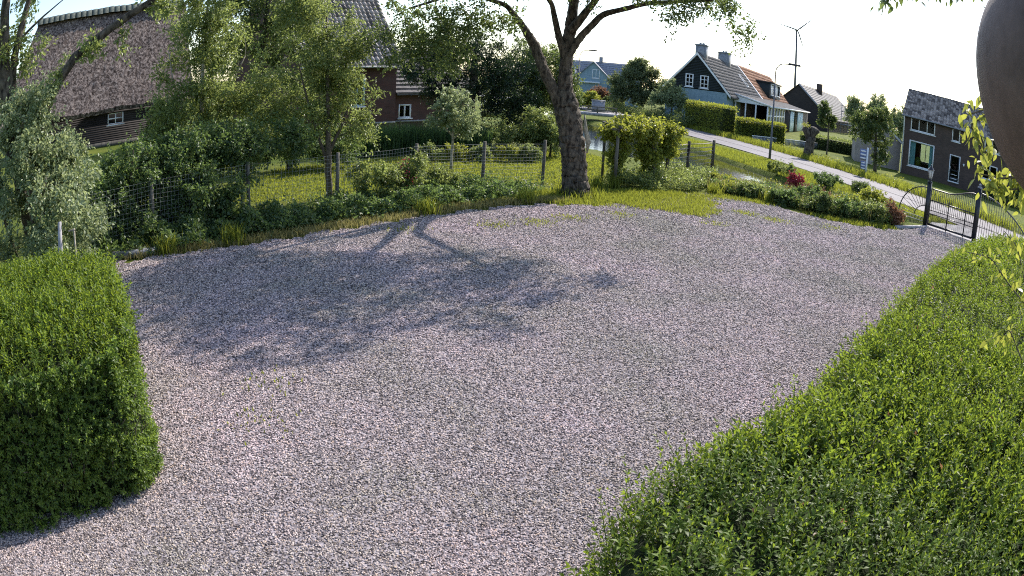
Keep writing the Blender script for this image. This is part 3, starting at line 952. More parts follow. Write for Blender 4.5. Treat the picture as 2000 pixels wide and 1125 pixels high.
def window(parent, x0, x1, z0, z1, y=0.0, nx=1, nz=1, fw=0.10, mat='white', sill=True, name='window', bars=0.075, back=0.05):
    mb = MB()
    mb.box(x0 - 0.0, x0 + fw, y - 0.02, y + 0.08, z0, z1)
    mb.box(x1 - fw, x1, y - 0.02, y + 0.08, z0, z1)
    mb.box(x0 + fw, x1 - fw, y - 0.018, y + 0.08, z0, z0 + fw)
    mb.box(x0 + fw, x1 - fw, y - 0.018, y + 0.08, z1 - fw, z1)
    for i in range(1, nx):
        xx = x0 + (x1 - x0) * i / nx
        mb.box(xx - bars / 2, xx + bars / 2, y - 0.015, y + 0.07, z0 + fw, z1 - fw)
    for i in range(1, nz):
        zz = z0 + (z1 - z0) * i / nz
        mb.box(x0 + fw, x1 - fw, y - 0.012, y + 0.06, zz - bars / 2, zz + bars / 2)
    wn = mb.build(name, M[mat], parent)
    for i in range(nx):
        for j in range(nz):
            pm = MB()
            a, b = x0 + fw + (x1 - x0 - 2 * fw) * i / nx, x0 + fw + (x1 - x0 - 2 * fw) * (i + 1) / nx
            c, d = z0 + fw + (z1 - z0 - 2 * fw) * j / nz, z0 + fw + (z1 - z0 - 2 * fw) * (j + 1) / nz
            pm.quad((a, y + back, c), (b, y + back, c), (b, y + back, d), (a, y + back, d))
            pm.build('pane', M['glass'], wn)
    if sill:
        sm = MB()
        sm.box(x0 - 0.08, x1 + 0.08, y - 0.10, y + 0.04, z0 - 0.075, z0 - 0.002)
        sm.build('sill', M['white'], wn)
    return wn

def tiled_slope(mb, x0, x1, p0, p1, tw=0.28, th=0.34, lift=0.06):
    """overlapping pantiles on a slope from eave p0=(y,z) to ridge p1=(y,z), along local x from x0 to x1"""
    p0, p1 = np.array(p0, float), np.array(p1, float)
    Ls = np.linalg.norm(p1 - p0)
    d = (p1 - p0) / Ls
    nrm = np.array([-d[1], d[0]]) if d[0] > 0 else np.array([d[1], -d[0]])
    if nrm[1] < 0:
        nrm = -nrm
    nr, nc = int(round(Ls / th)), int(round((x1 - x0) / tw))
    th, tw = Ls / nr, (x1 - x0) / nc
    prof = [(0.0, 0.0), (0.25, 0.75), (0.5, 1.0), (0.75, 0.45), (1.02, -0.08)]
    for r in range(nr):
        for c in range(nc):
            j = rng.normal(0, 0.006, 3)
            v = []
            for s_, up in ((r * th - 0.02, lift * 1.2), ((r + 1) * th + 0.04, 0.004)):
                for u, h in prof:
                    q = p0 + d * (s_ + j[1]) + nrm * (up + h * 0.085 + j[0])
                    v.append((x0 + (c + u) * tw, q[0], q[1]))
            f = []
            for k in range(4):
                f += [(k, k + 1, k + 6), (k, k + 6, k + 5)]
            # front lip
            q0 = p0 + d * (r * th - 0.02)
            b_ = len(v)
            for u, h in prof:
                v.append((x0 + (c + u) * tw, q0[0], q0[1]))
            for k in range(4):
                f += [(k, b_ + k, b_ + k + 1), (k, b_ + k + 1, k + 1)]
            mb.add(v, f, np.full(len(f), rng.uniform()))

# --- brown brick house on the right
H = thing('brick_house', 'two storey brown brick house with tiled roof and white windows beyond the iron gate', 'house', (30.6, 46.6, 0.0), 130)
LEN, DEP, EAV, RDG = 12.0, 8.4, 4.88, 7.22
ops = [(0.68, 3.03, 3.68, 4.84), (0.65, 3.08, 0.73, 2.87), (4.62, 5.68, 0.40, 2.55), (4.70, 5.50, 3.67, 4.84), (7.93, 9.5, 1.35, 2.6), (8.0, 9.6, 3.67, 4.84)]
mb = MB()
wall_open(mb, 0, LEN, -0.1, EAV, ops)
rear = [(1.0, 2.9, 0.9, 2.7)]
wall_open(mb, 0, LEN, -0.1, EAV, rear, y=DEP, depth=-0.14)
wall_open(mb, 0, DEP, -0.1, EAV, [], y=0, axis='y')
wall_open(mb, 0, DEP, -0.1, EAV, [], y=LEN, axis='y')
for xx in (0, LEN):
    mb.poly([(xx, 0, EAV), (xx, DEP, EAV), (xx, DEP / 2, RDG - 0.05)])
mb.build('wall', M['brownbrick'], H)
mb = MB()
mb.box(0.15, LEN - 0.15, 0.16, DEP - 0.16, 3.05, 3.2)
mb.box(0.15, LEN - 0.15, 0.16, DEP - 0.16, 0.02, 0.12)
mb.box(3.6, 3.7, 0.16, DEP - 0.16, 0.12, 3.05)
mb.box(3.6, 3.7, 0.16, DEP - 0.16, 3.2, 4.8)
mb.box(0.15, LEN - 0.15, 1.1, 1.2, 3.2, 4.86)  # board close behind the upper windows, added to darken their panes
mb.box(0.15, LEN - 0.15, 0.2, DEP - 0.2, 4.87, 4.93)
mb.box(3.7, LEN - 0.15, 3.4, 3.5, 0.12, 3.05)
mb.build('dark_interior', M['interior'], H)
window(H, 0.68, 3.03, 3.68, 4.84, 0.03, 3, 1)
window(H, 0.65, 3.08, 0.73, 2.87, 0.03, 1, 1, fw=0.11)
window(H, 4.70, 5.50, 3.67, 4.84, 0.03)
window(H, 7.93, 9.5, 1.35, 2.6, 0.03, 2, 1)
window(H, 8.0, 9.6, 3.67, 4.84, 0.03, 2, 1)
window(H, 1.0, 2.9, 0.9, 2.7, DEP - 0.12, 3, 1)
mb = MB()
for a, b in ((0.75, 1.25), (2.62, 3.0)):
    mb = MB()
    n = 7
    xs = np.linspace(a, b, n)
    for i in range(n - 1):
        y0, y1 = 0.22 + 0.03 * (i % 2), 0.22 + 0.03 * ((i + 1) % 2)
        zb = 0.85
        mb.quad((xs[i], y0, zb), (xs[i + 1], y1, zb), (xs[i + 1], y1, 2.8), (xs[i], y0, 2.8))
    mb.build('curtain', M['curtain'], H)
mb = MB()
mb.lathe([(0.0, 0.0), (0.28, 0.02), (0.34, 0.4), (0.20, 0.75), (0.0, 0.78)], (1.5, 0.8, 0.82), 10)
mb.build('house_plant', M['yellow'], H)
dm = MB()
dm.box(4.62, 4.70, -0.02, 0.09, 0.40, 2.55)
dm.box(5.60, 5.68, -0.02, 0.09, 0.40, 2.55)
dm.box(4.70, 5.60, -0.018, 0.09, 2.47, 2.55)
dm.box(4.60, 5.70, -0.12, 0.02, 0.30, 0.398)
dr = dm.build('door_frame', M['white'], H)
dm = MB()
dm.box(4.70, 5.60, 0.03, 0.08, 0.40, 0.75)
dm.box(4.70, 4.80, 0.03, 0.08, 0.75, 2.47)
dm.box(5.50, 5.60, 0.03, 0.08, 0.75, 2.47)
dm.box(4.80, 5.50, 0.032, 0.078, 1.25, 1.33)
dm.box(4.80, 5.50, 0.032, 0.078, 2.40, 2.47)
dd_ = dm.build('door', M['darkboard'], H)
dm = MB()
dm.quad((4.8, 0.05, 0.75), (5.5, 0.05, 0.75), (5.5, 0.05, 2.4), (4.8, 0.05, 2.4))
dm.build('pane', M['glass'], dd_)
dm = MB()
dm.beam((4.76, 0.0, 1.35), (4.76, 0.0, 1.55), 0.03)
dm.build('handle', M['white'], dd_)
dm = MB()
dm.beam((4.85, -0.0, 0.95), (5.45, -0.0, 0.95), 0.04)
dm.beam((4.85, -0.0, 0.62), (5.45, -0.0, 0.62), 0.05)
stuff(dm.build('door_rail', M['white'], dd_))
wl = MB()
wl.lathe([(0.0, -0.1), (0.07, -0.08), (0.09, 0.08), (0.0, 0.14)], (6.05, -0.12, 1.95), 8)
wl.build('wall_lamp', M['white'], H)
mb = MB()
tiled_slope(mb, -0.15, LEN + 0.15, (-0.35, EAV - 0.16), (DEP / 2, RDG))
tiled_slope(mb, -0.15, LEN + 0.15, (DEP + 0.35, EAV - 0.16), (DEP / 2, RDG), 0.56, 0.7)
stuff(mb.build('roof_tiles', M['pantile'], H, tint=True))
mb = MB()
mb.poly([(-0.1, -0.3, EAV - 0.2), (LEN + 0.1, -0.3, EAV - 0.2), (LEN + 0.1, DEP / 2, RDG - 0.06), (-0.1, DEP / 2, RDG - 0.06)])
mb.poly([(-0.1, DEP + 0.3, EAV - 0.2), (LEN + 0.1, DEP + 0.3, EAV - 0.2), (LEN + 0.1, DEP / 2, RDG - 0.06), (-0.1, DEP / 2, RDG - 0.06)])
mb.build('roof_deck', M['darkboard'], H)
rid = MB()
rid.tube([(0, 0, 0), (0.36, 0, 0.012)], [0.10, 0.12], 8)
rmesh = rid.mesh('ridge_tile', M['darktile'])
for i in range(36):
    link('ridge_tile', rmesh, H, (-0.15 + i * 0.343, DEP / 2, RDG + 0.03))
mb = MB()
mb.beam((-0.15, -0.42, EAV - 0.12), (LEN + 0.15, -0.42, EAV - 0.12), 0.11, 0.11)
mb.build('gutter', M['zinc'], H)
mb = MB()
mb.tube([(0.06, -0.38, EAV - 0.15), (0.06, -0.10, EAV - 0.45), (0.06, -0.10, 0.05)], 0.055, 8)
mb.build('downpipe', M['white'], H)
mb = MB()
mb.quad((-0.03, -0.35, EAV - 0.15), (-0.03, DEP / 2, RDG - 0.02), (-0.03, DEP / 2, RDG - 0.26), (-0.03, -0.35, EAV - 0.4))
mb.build('bargeboard', M['white'], H)

# --- garage beside it
Gg = thing('garage', 'low grey garage with brown tiled gable roof left of the brick house', 'garage', (27.6, 50.0, 0.0), 116)
mb = MB()
wall_open(mb, 0, 4.3, -0.1, 2.45, [(2.05, 2.75, 1.2, 2.2)])
mb.poly([(0, 0, 2.45), (4.3, 0, 2.45), (2.1, 0, 4.0)])
wall_open(mb, 0, 6.5, -0.1, 2.45, [], y=0, axis='y')
wall_open(mb, 0, 6.5, -0.1, 2.45, [], y=4.3, axis='y')
mb.build('wall', M['greybrick'], Gg)
window(Gg, 2.05, 2.75, 1.2, 2.2, 0.03)
for s_, (xa, za, xb, zb) in enumerate(((-0.25, 2.25, 2.1, 4.08), (4.55, 2.25, 2.1, 4.08))):
    mb = MB()
    n = np.array([-(zb - za), 0, xb - xa]) if s_ == 0 else np.array([zb - za, 0, -(xb - xa)])
    n = n / np.linalg.norm(n) * 0.1
    a, b, c, d = [np.array(p, float) for p in ((xa, -0.3, za), (xb, -0.3, zb), (xb, 6.6, zb), (xa, 6.6, za))]
    mb.quad(a, b, c, d)
    mb.quad(a + n, b + n, c + n, d + n)
    mb.quad(a, b, b + n, a + n)
    mb.quad(a, d, d + n, a + n)
    for k in range(1, 8):
        t = k / 8
        p = a + (b - a) * t + n * 1.15
        mb.beam(p, p + (d - a), 0.05, 0.03)
    mb.build('roof', M['darktile'], Gg)
    mb = MB()
    mb.quad(a + (0, -0.02, -0.16), b + (0, -0.02, -0.16), b + (0, -0.02, 0.04), a + (0, -0.02, 0.04))
    mb.build('bargeboard', M['white'], Gg)

# --- house with the white-edged dark gable
Gm = thing('gable_house', 'house with dark white edged gable, blue grey base, two chimneys and part orange roof', 'house', (18.44, 71.1, -0.7), 121)
Gm.scale = (1.2, 1.2, 1.2)
XL, XR, PK = -3.05, 3.05, 7.2
ZE = 3.85
SL = (PK - ZE) / XR
L1 = 15.8
mb = MB()
wins = [(-1.05, -0.30, 4.02, 5.22), (0.36, 1.15, 4.02, 5.20)]
mb.box(XL, XR, 0.0, 0.05, 3.85, 3.90)
def gable_board(mb, z0, z1, y):
    a, b = (PK - z0) / SL, (PK - z1) / SL
    segs = [(-a, -b, a, b)]
    pts = [(-a, y, z0), (a, y, z0), (max(b, 0.0), y, z1), (-max(b, 0.0), y, z1)]
    return pts
nb = 22
for i in range(nb):
    z0 = 3.9 + (PK - 3.9) * i / nb
    z1 = 3.9 + (PK - 3.9) * (i + 1) / nb
    a, b = (PK - z0) / SL, (PK - z1) / SL
    cuts = [(o[0], o[1]) for o in wins if o[2] < (z0 + z1) / 2 < o[3]]
    xs = [-1.0]
    pieces, cur = [], None
    lo = [(-a, -b)]
    edges = [(-a, -b)] + [(c, c) for pr in cuts for c in pr] + [(a, b)]
    for k in range(0, len(edges), 2):
        (l0, l1), (r0, r1) = edges[k], edges[k + 1]
        pm = MB()
        v = [(l0, 0.0, z0), (r0, 0.0, z0), (r1, 0.03, z1), (l1, 0.03, z1), (l0, 0.06, z0), (r0, 0.06, z0), (r1, 0.06, z1), (l1, 0.06, z1)]
        pm.add(v, [(0, 1, 2), (0, 2, 3), (0, 4, 5), (0, 5, 1), (3, 2, 6), (3, 6, 7)])
        pm.build('plank', M['darkboard'], Gm)
mb = MB()
wall_open(mb, XL + 0.15, XR - 0.1, -0.1, 3.85, [], y=0.04)
mb.quad((XR - 0.1, 0.04, -0.1), (XR - 0.1, 6.0, -0.1), (XR - 0.1, 6.0, 3.85), (XR - 0.1, 0.04, 3.85))
mb.quad((XL + 0.15, 0.04, -0.1), (XL + 0.15, L1, -0.1), (XL + 0.15, L1, 3.85), (XL + 0.15, 0.04, 3.85))
mb.build('wall', M['bluegrey'], Gm)
mb = MB()
mb.quad((XR - 0.1, 6.0, -0.1), (XR - 0.1, L1 + 22, -0.1), (XR - 0.1, L1 + 22, 3.85), (XR - 0.1, 6.0, 3.85))
mb.poly([(XL, L1 + 22, 3.85), (XR, L1 + 22, 3.85), (0, L1 + 22, PK)])
mb.quad((XL + 0.15, L1 + 22, -0.1), (XR - 0.1, L1 + 22, -0.1), (XR - 0.1, L1 + 22, 3.85), (XL + 0.15, L1 + 22, 3.85))
mb.build('rear_wall', M['brownbrick'], Gm)
for o in wins:
    window(Gm, o[0], o[1], o[2], o[3], -0.02, 2, 3, fw=0.09, bars=0.06)
    ib = MB()
    ib.box(o[0], o[1], 0.5, 0.55, o[2], o[3])  # dark sheet behind the window stands for the unlit room
    ib.build('dark_interior', M['interior'], Gm)
for sgn in (-1, 1):
    bb = MB()
    e = 3.35
    zz = PK - SL * e
    bb.quad((0, -0.22, PK + 0.10), (sgn * e, -0.22, zz + 0.10), (sgn * e, -0.22, zz - 0.14), (0, -0.22, PK - 0.14))
    bb.quad((0, -0.22, PK - 0.14), (sgn * e, -0.22, zz - 0.14), (sgn * e, 0.02, zz - 0.14), (0, 0.02, PK - 0.14))
    bb.build('bargeboard', M['white'], Gm)
    dk = MB()
    dk.quad((0, -0.2, PK + 0.02), (sgn * e, -0.2, zz + 0.02), (sgn * e, L1 + 22, zz + 0.02), (0, L1 + 22, PK + 0.02))
    dk.build('roof_deck', M['darkboard'], Gm)

def tiled_side(name, mat, y0, y1, x0, z0, x1, z1, tw, th):
    """tiles on a slope that falls along local x: built turned by a quarter"""
    t_ = MB()
    tiled_slope(t_, y0, y1, (x0, z0), (x1, z1), tw, th)
    v = np.concatenate(t_.v)
    o = MB()
    o.add(np.stack([v[:, 1], v[:, 0], v[:, 2]], 1), np.concatenate(t_.f)[:, ::-1])
    return o.build(name, mat, Gm)
stuff(tiled_side('dark_roof_tiles', M['darktile'], -0.2, L1, 3.45, PK - SL * 3.45 + 0.02, 0.02, PK + 0.04, 0.42, 0.42))
stuff(tiled_side('orange_roof_tiles', M['orangetile'], L1 + 0.3, L1 + 22, 3.45, PK - SL * 3.45 + 0.05, 0.02, PK + 0.16, 0.5, 0.5))
pw = MB()
pw.quad((0, L1, PK + 0.28), (3.6, L1, PK - SL * 3.6 + 0.3), (3.6, L1, PK - SL * 3.6 - 0.05), (0, L1, PK - 0.05))
pw.quad((0, L1, PK + 0.28), (3.6, L1, PK - SL * 3.6 + 0.3), (3.6, L1 + 0.3, PK - SL * 3.6 + 0.3), (0, L1 + 0.3, PK + 0.28))
pw.build('parapet', M['white'], Gm)
for cx_, cy_, ww, hh in ((0.1, 0.9, 0.95, 1.15), (0.1, 9.7, 1.15, 1.25)):
    ch = MB()
    ch.box(cx_ - ww / 2, cx_ + ww / 2, cy_ - ww / 2, cy_ + ww / 2, PK - 0.6, PK + hh - 0.35)
    ch.box(cx_ - ww / 2 - 0.06, cx_ + ww / 2 + 0.06, cy_ - ww / 2 - 0.06, cy_ + ww / 2 + 0.06, PK + hh - 0.35, PK + hh - 0.22)
    co = ch.build('chimney', M['zinc'], Gm)
    for dx in (-0.14, 0.15):
        cp = MB()
        cp.lathe([(0.14, 0), (0.12, 0.16), (0.0, 0.17)], (cx_ + dx, cy_, PK + hh - 0.22), 8)
        cp.build('chimney_pot', M['zinc'], co)
def roof_pt(e, yy, up=0.0):
    return (e, yy, PK - SL * e + 0.06 + up)
for yy in (11.9,):
    sk = MB()
    a, b, c, d = roof_pt(1.15, yy, 0.12), roof_pt(1.15, yy + 0.9, 0.12), roof_pt(2.2, yy + 0.9, 0.12), roof_pt(2.2, yy, 0.12)
    for p0, p1 in ((a, b), (b, c), (c, d), (d, a)):
        sk.beam(p0, p1, 0.10, 0.10)
    so_ = sk.build('roof_window', M['white'], Gm)
    gp = MB()
    gp.quad(a, b, c, d)
    gp.build('pane', M['glass'], so_)
# dormer in the orange roof
dx0, dx1, dy0, dy1, dz0, dz1 = 1.3, 3.1, L1 + 5.4, L1 + 14.0, 4.15, 6.0
dmr = MB()
dmr.box(dx0 - 1.0, dx1, dy0, dy0 + 0.12, dz0, dz1)
dmr.box(dx0 - 1.0, dx1, dy1 - 0.12, dy1, dz0, dz1)
dmr.box(dx1 - 0.12, dx1, dy0 + 0.12, dy1 - 0.12, dz0, dz0 + 0.35)
dmr.box(dx1 - 0.12, dx1, dy0 + 0.12, dy0 + 0.9, dz0 + 0.35, dz1)
dmr.box(dx0 - 1.3, dx1 + 0.15, dy0 - 0.15, dy1 + 0.15, dz1, dz1 + 0.16)
do = dmr.build('dormer', M['darkboard'], Gm)
for i in range(2):
    dw = MB()
    y0 = dy0 + 1.0 + i * 3.7
    for a, b in (((dx1, y0, dz0 + 0.4), (dx1, y0 + 3.4, dz0 + 0.4)), ((dx1, y0, dz1 - 0.06), (dx1, y0 + 3.4, dz1 - 0.06)), ((dx1, y0, dz0 + 0.4), (dx1, y0, dz1 - 0.06)), ((dx1, y0 + 3.4, dz0 + 0.4), (dx1, y0 + 3.4, dz1 - 0.06))):
        dw.beam(a, b, 0.10, 0.10)
    dw.box(dx1 - 0.3, dx1 - 0.26, y0, y0 + 3.4, dz0 + 0.4, dz1 - 0.06)
    dw.build('window', M['white'], do)
# garden room with white roof, glazed front and pale blue barn doors
ext = MB()
ext.poly([(3.0, 2.6, 3.95), (6.6, 2.6, 3.25), (6.6, 36.0, 3.25), (3.0, 36.0, 3.95)])
ext.poly([(3.0, 2.6, 3.83), (6.6, 2.6, 3.13), (6.6, 36.0, 3.13), (3.0, 36.0, 3.83)])
ext.poly([(3.0, 2.6, 3.95), (6.6, 2.6, 3.25), (6.6, 2.6, 3.13), (3.0, 2.6, 3.83)])
ext.poly([(6.6, 2.6, 3.25), (6.6, 36.0, 3.25), (6.6, 36.0, 3.13), (6.6, 2.6, 3.13)])
ext.build('garden_room_roof', M['felt'], Gm)
gt = MB()
gt.poly([(3.1, 2.5, 3.85), (6.3, 2.5, 3.2), (3.1, 2.5, 3.2)])
gt.beam((2.9, 2.48, 3.98), (6.7, 2.48, 3.22), 0.1, 0.14)
gt.beam((6.66, 2.4, 3.19), (6.66, 36, 3.19), 0.12, 0.14)
gt.build('fascia', M['white'], Gm)
gr = MB()
for k in range(7):
    yy = 2.6 + k * 1.75
    gr.box(6.3, 6.42, yy - 0.10, yy + 0.10, 1.2, 3.18)
for zz in (1.2, 2.3):
    gr.box(6.32, 6.40, 2.6, 13.1, zz - 0.06, zz + 0.06)
for xx in (3.2, 4.2, 5.2):
    gr.box(xx - 0.06, xx + 0.06, 2.55, 2.65, 1.2, 3.18)
go_ = gr.build('garden_room_frame', M['white'], Gm)
gp = MB()
gp.quad((6.36, 2.6, 1.2), (6.36, 13.1, 1.2), (6.36, 13.1, 3.15), (6.36, 2.6, 3.15))
gp.build('pane', M['glass'], go_)
gw = MB()
gw.box(3.0, 6.38, 2.58, 13.2, -0.1, 1.19)
gw.box(6.30, 6.40, 13.2, 36.0, -0.1, 3.12)
gw.build('garden_room_wall', M['darkplank'], Gm)
for y0, y1 in ((17.5, 20.6), (24.2, 29.5)):
    bd = MB()
    n = 6
    for k in range(n):
        a = y0 + (y1 - y0) * k / n
        bd.box(6.42, 6.47 + 0.01 * (k % 2), a + 0.01, a + (y1 - y0) / n - 0.01, 0.65, 3.0)
    bd.build('barn_door', M['paleblue'], Gm)
od = MB()
od.box(6.41, 6.44, 20.6, 24.2, 0.6, 3.0)  # near-black panel on the wall standing for the shaded opening
od.build('dark_doorway_panel', M['core'], Gm)

# --- dark barn with scaffolding behind the houses
B = thing('dark_barn', 'dark boarded barn with scaffolding along its roof, beyond the orange roofed house', 'barn', (52.0, 119.8, -1.2), 127)
B.scale = (1.35, 1.35, 1.35)
BL = 33
mb = MB()
mb.poly([(-4.6, 0, -0.1), (4.8, 0, -0.1), (4.8, 0, 2.9), (0, 0, 7.0), (-4.6, 0, 3.0)])
mb.poly([(4.8, 0, -0.1), (4.8, BL, -0.1), (4.8, BL, 2.9), (4.8, 0, 2.9)])
mb.poly([(-4.6, BL, -0.1), (4.8, BL, -0.1), (4.8, BL, 2.9), (0, BL, 7.0), (-4.6, BL, 3.0)])
mb.build('wall', M['darkplank'], B)
for sg, e, ze in ((1, 5.1, 2.65), (-1, 4.9, 2.72)):
    mb = MB()
    mb.quad((0, -0.2, 7.1), (sg * e, -0.2, ze), (sg * e, BL + 0.2, ze), (0, BL + 0.2, 7.1))
    mb.quad((0, -0.2, 6.98), (sg * e, -0.2, ze - 0.12), (sg * e, BL + 0.2, ze - 0.12), (0, BL + 0.2, 6.98))
    mb.quad((0, -0.2, 7.1), (sg * e, -0.2, ze), (sg * e, -0.2, ze - 0.12), (0, -0.2, 6.98))
    n = 16
    for k in range(n):
        t = k / n
        mb.beam((sg * e * t, -0.2, 7.12 + (ze - 7.1) * t), (sg * e * t, BL, 7.12 + (ze - 7.1) * t), 0.05, 0.05)
    mb.build('roof', M['darktile'], B)
mb = MB()
mb.beam((0, -0.25, 7.1), (5.1, -0.25, 2.65), 0.14, 0.24)
mb.build('bargeboard', M['zinc'], B)
mb = MB()
mb.box(-3.4, -2.4, -0.05, 0.02, 3.3, 4.9)
mb.build('shutter', M['zinc'], B)
mb = MB()
mb.box(0.1, 1.0, 12.3, 13.2, 6.2, 8.1)
mb.build('chimney', M['brownbrick'], B)
sf = thing('scaffolding', 'metal pole scaffolding standing against the dark barn roof', 'scaffolding', (52.0, 119.8, -1.2), 127)
sf.scale = (1.35, 1.35, 1.35)
for k in range(7):
    yy = 7 + k * 3.6
    for xx in (5.6, 6.8):
        pm = MB()
        pm.tube([(xx, yy, 0), (xx, yy, 5.7)], 0.05, 5)
        pm.build('pole', M['zinc'], sf)
for zz in (2.3, 3.1, 4.3, 5.2):
    for xx in (5.6, 6.8):
        pm = MB()
        pm.tube([(xx, 6.6, zz), (xx, 29.2, zz)], 0.05, 5)
        pm.build('rail', M['zinc'], sf)
for zz in (2.2, 4.2):
    pm = MB()
    pm.box(5.7, 6.7, 6.8, 29.0, zz, zz + 0.06)
    pm.build('deck_board', M['postwood'], sf)

# --- thatched barn on the left
T = thing('thatched_barn', 'barn with steep grey thatched roof and one small window in its dark wall', 'barn', (-27.0, 36.8, 0.0), 48)
X0, X1 = -8.6, 6.0
mb = MB()
ops = [(-0.04, 1.20, 1.36, 2.16)]
nbd = 18
for i in range(nbd):
    z0, z1 = 0.25 + 2.6 * i / nbd, 0.25 + 2.6 * (i + 1) / nbd
    mid = (z0 + z1) / 2
    segs = [(X0, ops[0][0]), (ops[0][1], X1)] if ops[0][2] < mid < ops[0][3] else [(X0, X1)]
    for a, b in segs:
        pm = MB()
        j = rng.uniform(-0.006, 0.006)
        pm.add([(a, -0.035 + j, z0), (b, -0.035 + j, z0), (b, 0.0 + j, z1), (a, 0.0 + j, z1), (a, 0.08, z0), (b, 0.08, z0), (b, 0.08, z1), (a, 0.08, z1)],
               [(0, 1, 2), (0, 2, 3), (0, 4, 5), (0, 5, 1), (3, 2, 6), (3, 6, 7), (0, 3, 7), (0, 7, 4), (1, 5, 6), (1, 6, 2)])
        pm.build('plank', M['darkplank'], T)
pm = MB()
pm.box(X0 - 0.02, X1, -0.07, 0.1, -0.15, 0.26)
pm.build('plinth', M['postwood'], T)
pm = MB()
pm.quad((X0, 0, 0.2), (X0, 9.0, 0.2), (X0, 9.0, 3.2), (X0, 0, 3.2))
pm.box(X0 + 0.1, X1, 0.5, 0.6, 0.2, 3.0)
pm.build('rear_wall', M['darkplank'], T)
window(T, -0.04, 1.20, 1.36, 2.16, 0.02, 2, 2, fw=0.08)
# thatch: thick, slightly sagging and uneven sheet, hipped at the left end
nu, nv = 90, 40
U, V = np.meshgrid(np.linspace(0, 1, nu), np.linspace(0, 1, nv))
RZ, RY = 10.0, 4.5
ex0, rx0 = X0 - 0.55, X0 + 2.2
xs_ = (ex0 + (rx0 - ex0) * V) * (1 - U) + U * (X1 + 0.5)
ys_ = -0.62 + (RY + 0.62) * V
zs_ = 2.50 + (RZ - 2.50) * (V ** 1.04) + 0.05 * np.sin(xs_ * 0.9) * (1 - V) + 0.035 * rng.normal(size=U.shape)
v = np.stack([xs_.ravel(), ys_.ravel(), zs_.ravel()], 1)
ix = np.arange(nu * nv).reshape(nv, nu)
a, b, c, d = ix[:-1, :-1].ravel(), ix[:-1, 1:].ravel(), ix[1:, 1:].ravel(), ix[1:, :-1].ravel()
mb = MB()
mb.add(v, np.concatenate([np.stack([a, b, c], 1), np.stack([a, c, d], 1)]))
for i in range(nu - 1):   # cut edge of the eave
    p, q_ = v[i], v[i + 1]
    mb.quad(p, q_, q_ + (0, 0.12, -0.26), p + (0, 0.12, -0.26))
    mb.quad(p + (0, 0.12, -0.26), q_ + (0, 0.12, -0.26), q_ + (0, 0.9, 0.35), p + (0, 0.9, 0.35))
# hip end
hv = []
for k in range(nv):
    p = v[k * nu]
    far = np.array([p[0], 2 * RY - p[1], p[2]])
    hv.append((p, far))
for k in range(nv - 1):
    mb.quad(hv[k][0], hv[k + 1][0], hv[k + 1][1], hv[k][1])
mb.quad((ex0, 9.62, 2.5), (X1 + 0.5, 9.62, 2.5), (X1 + 0.5, RY, RZ), (rx0, RY, RZ))
mb.build('roof', M['thatch'], T, smooth=True)
rt = MB()
prof = [(-0.62, -0.36), (-0.35, 0.02), (0, 0.16), (0.35, 0.02), (0.62, -0.36)]
rv = []
for x_, k_ in ((0, 1.0), (0.50, 1.1)):
    rv += [(x_, y_ * k_, z_ * k_ + (0.03 if k_ > 1 else 0)) for y_, z_ in prof]
for x_, k_ in ((0, 0.9), (0.50, 0.98)):
    rv += [(x_, y_ * k_, (z_ - 0.07) * k_) for y_, z_ in prof]
rf = []
for k in range(4):
    rf += [(k, k + 1, k + 6), (k, k + 6, k + 5), (5 + k, 6 + k, 16 + k), (5 + k, 16 + k, 15 + k), (k, 10 + k, 11 + k), (k, 11 + k, k + 1)]
rt.add(rv, rf)
rm = rt.mesh('ridge_tile', M['ridge'])
k = 0
x_ = rx0 - 0.2
while x_ < X1:
    o = link('ridge_tile', rm, T, (x_, RY + rng.normal() * 0.02, RZ + 0.10 + rng.normal() * 0.02))
    x_ += 0.49

# --- farmhouse with pantile roof behind the fence
F = thing('farmhouse', 'red brick farmhouse with steep grey pantile roof and low wing behind garden trees', 'house', (-9.0, 37.0, 0.0), 48)
mb = MB()
wall_open(mb, -3.8, 2.4, -0.1, 4.15, [(-0.68, 0.36, 1.66, 3.3)])
wall_open(mb, 0, 12, -0.1, 4.15, [], y=2.4, axis='y')
wall_open(mb, 0, 12, -0.1, 4.15, [], y=-3.8, axis='y')
mb.poly([(2.4, 0, 4.15), (2.4, 12, 4.15), (2.4, 6, 11.6)])
mb.poly([(-3.8, 0, 4.15), (-3.8, 12, 4.15), (-3.8, 6, 11.6)])
mb.build('wall', M['redbrick'], F)
window(F, -0.68, 0.36, 1.66, 3.3, 0.02, 2, 2, fw=0.11, mat='paleblue', bars=0.07)
ib = MB()
ib.box(-3.6, 2.2, 1.2, 1.3, 0.1, 4.0)  # dark boxes added behind the farmhouse windows to keep the panes dark
ib.box(2.3, 8.4, 1.3, 1.4, 0.1, 2.45)
ib.build('dark_interior', M['interior'], F)
mb = MB()
tiled_slope(mb, -4.0, 2.6, (-0.5, 3.95), (6.0, 11.7), 0.30, 0.36)
stuff(mb.build('roof_tiles', M['pantile'], F, tint=True))
mb = MB()
mb.quad((-4, -0.45, 3.9), (2.5, -0.45, 3.9), (2.5, 6, 11.62), (-4, 6, 11.62))
mb.quad((-4, 12.45, 3.9), (2.5, 12.45, 3.9), (2.5, 6, 11.62), (-4, 6, 11.62))
mb.build('roof_deck', M['darkboard'], F)
mb = MB()
mb.beam((-4, -0.58, 3.92), (2.65, -0.58, 3.92), 0.13, 0.12)
mb.build('gutter', M['zinc'], F)
mb = MB()
wall_open(mb, 2.42, 8.5, -0.1, 2.5, [(2.85, 3.72, 0.86, 1.68)], y=0.35)
mb.build('wing_wall', M['redbrick'], F)
window(F, 2.85, 3.72, 0.86, 1.68, 0.37, 2, 1, fw=0.08)
mb = MB()
mb.box(0.5, 2.4, -0.06, -0.002, 0.62, 0.72)
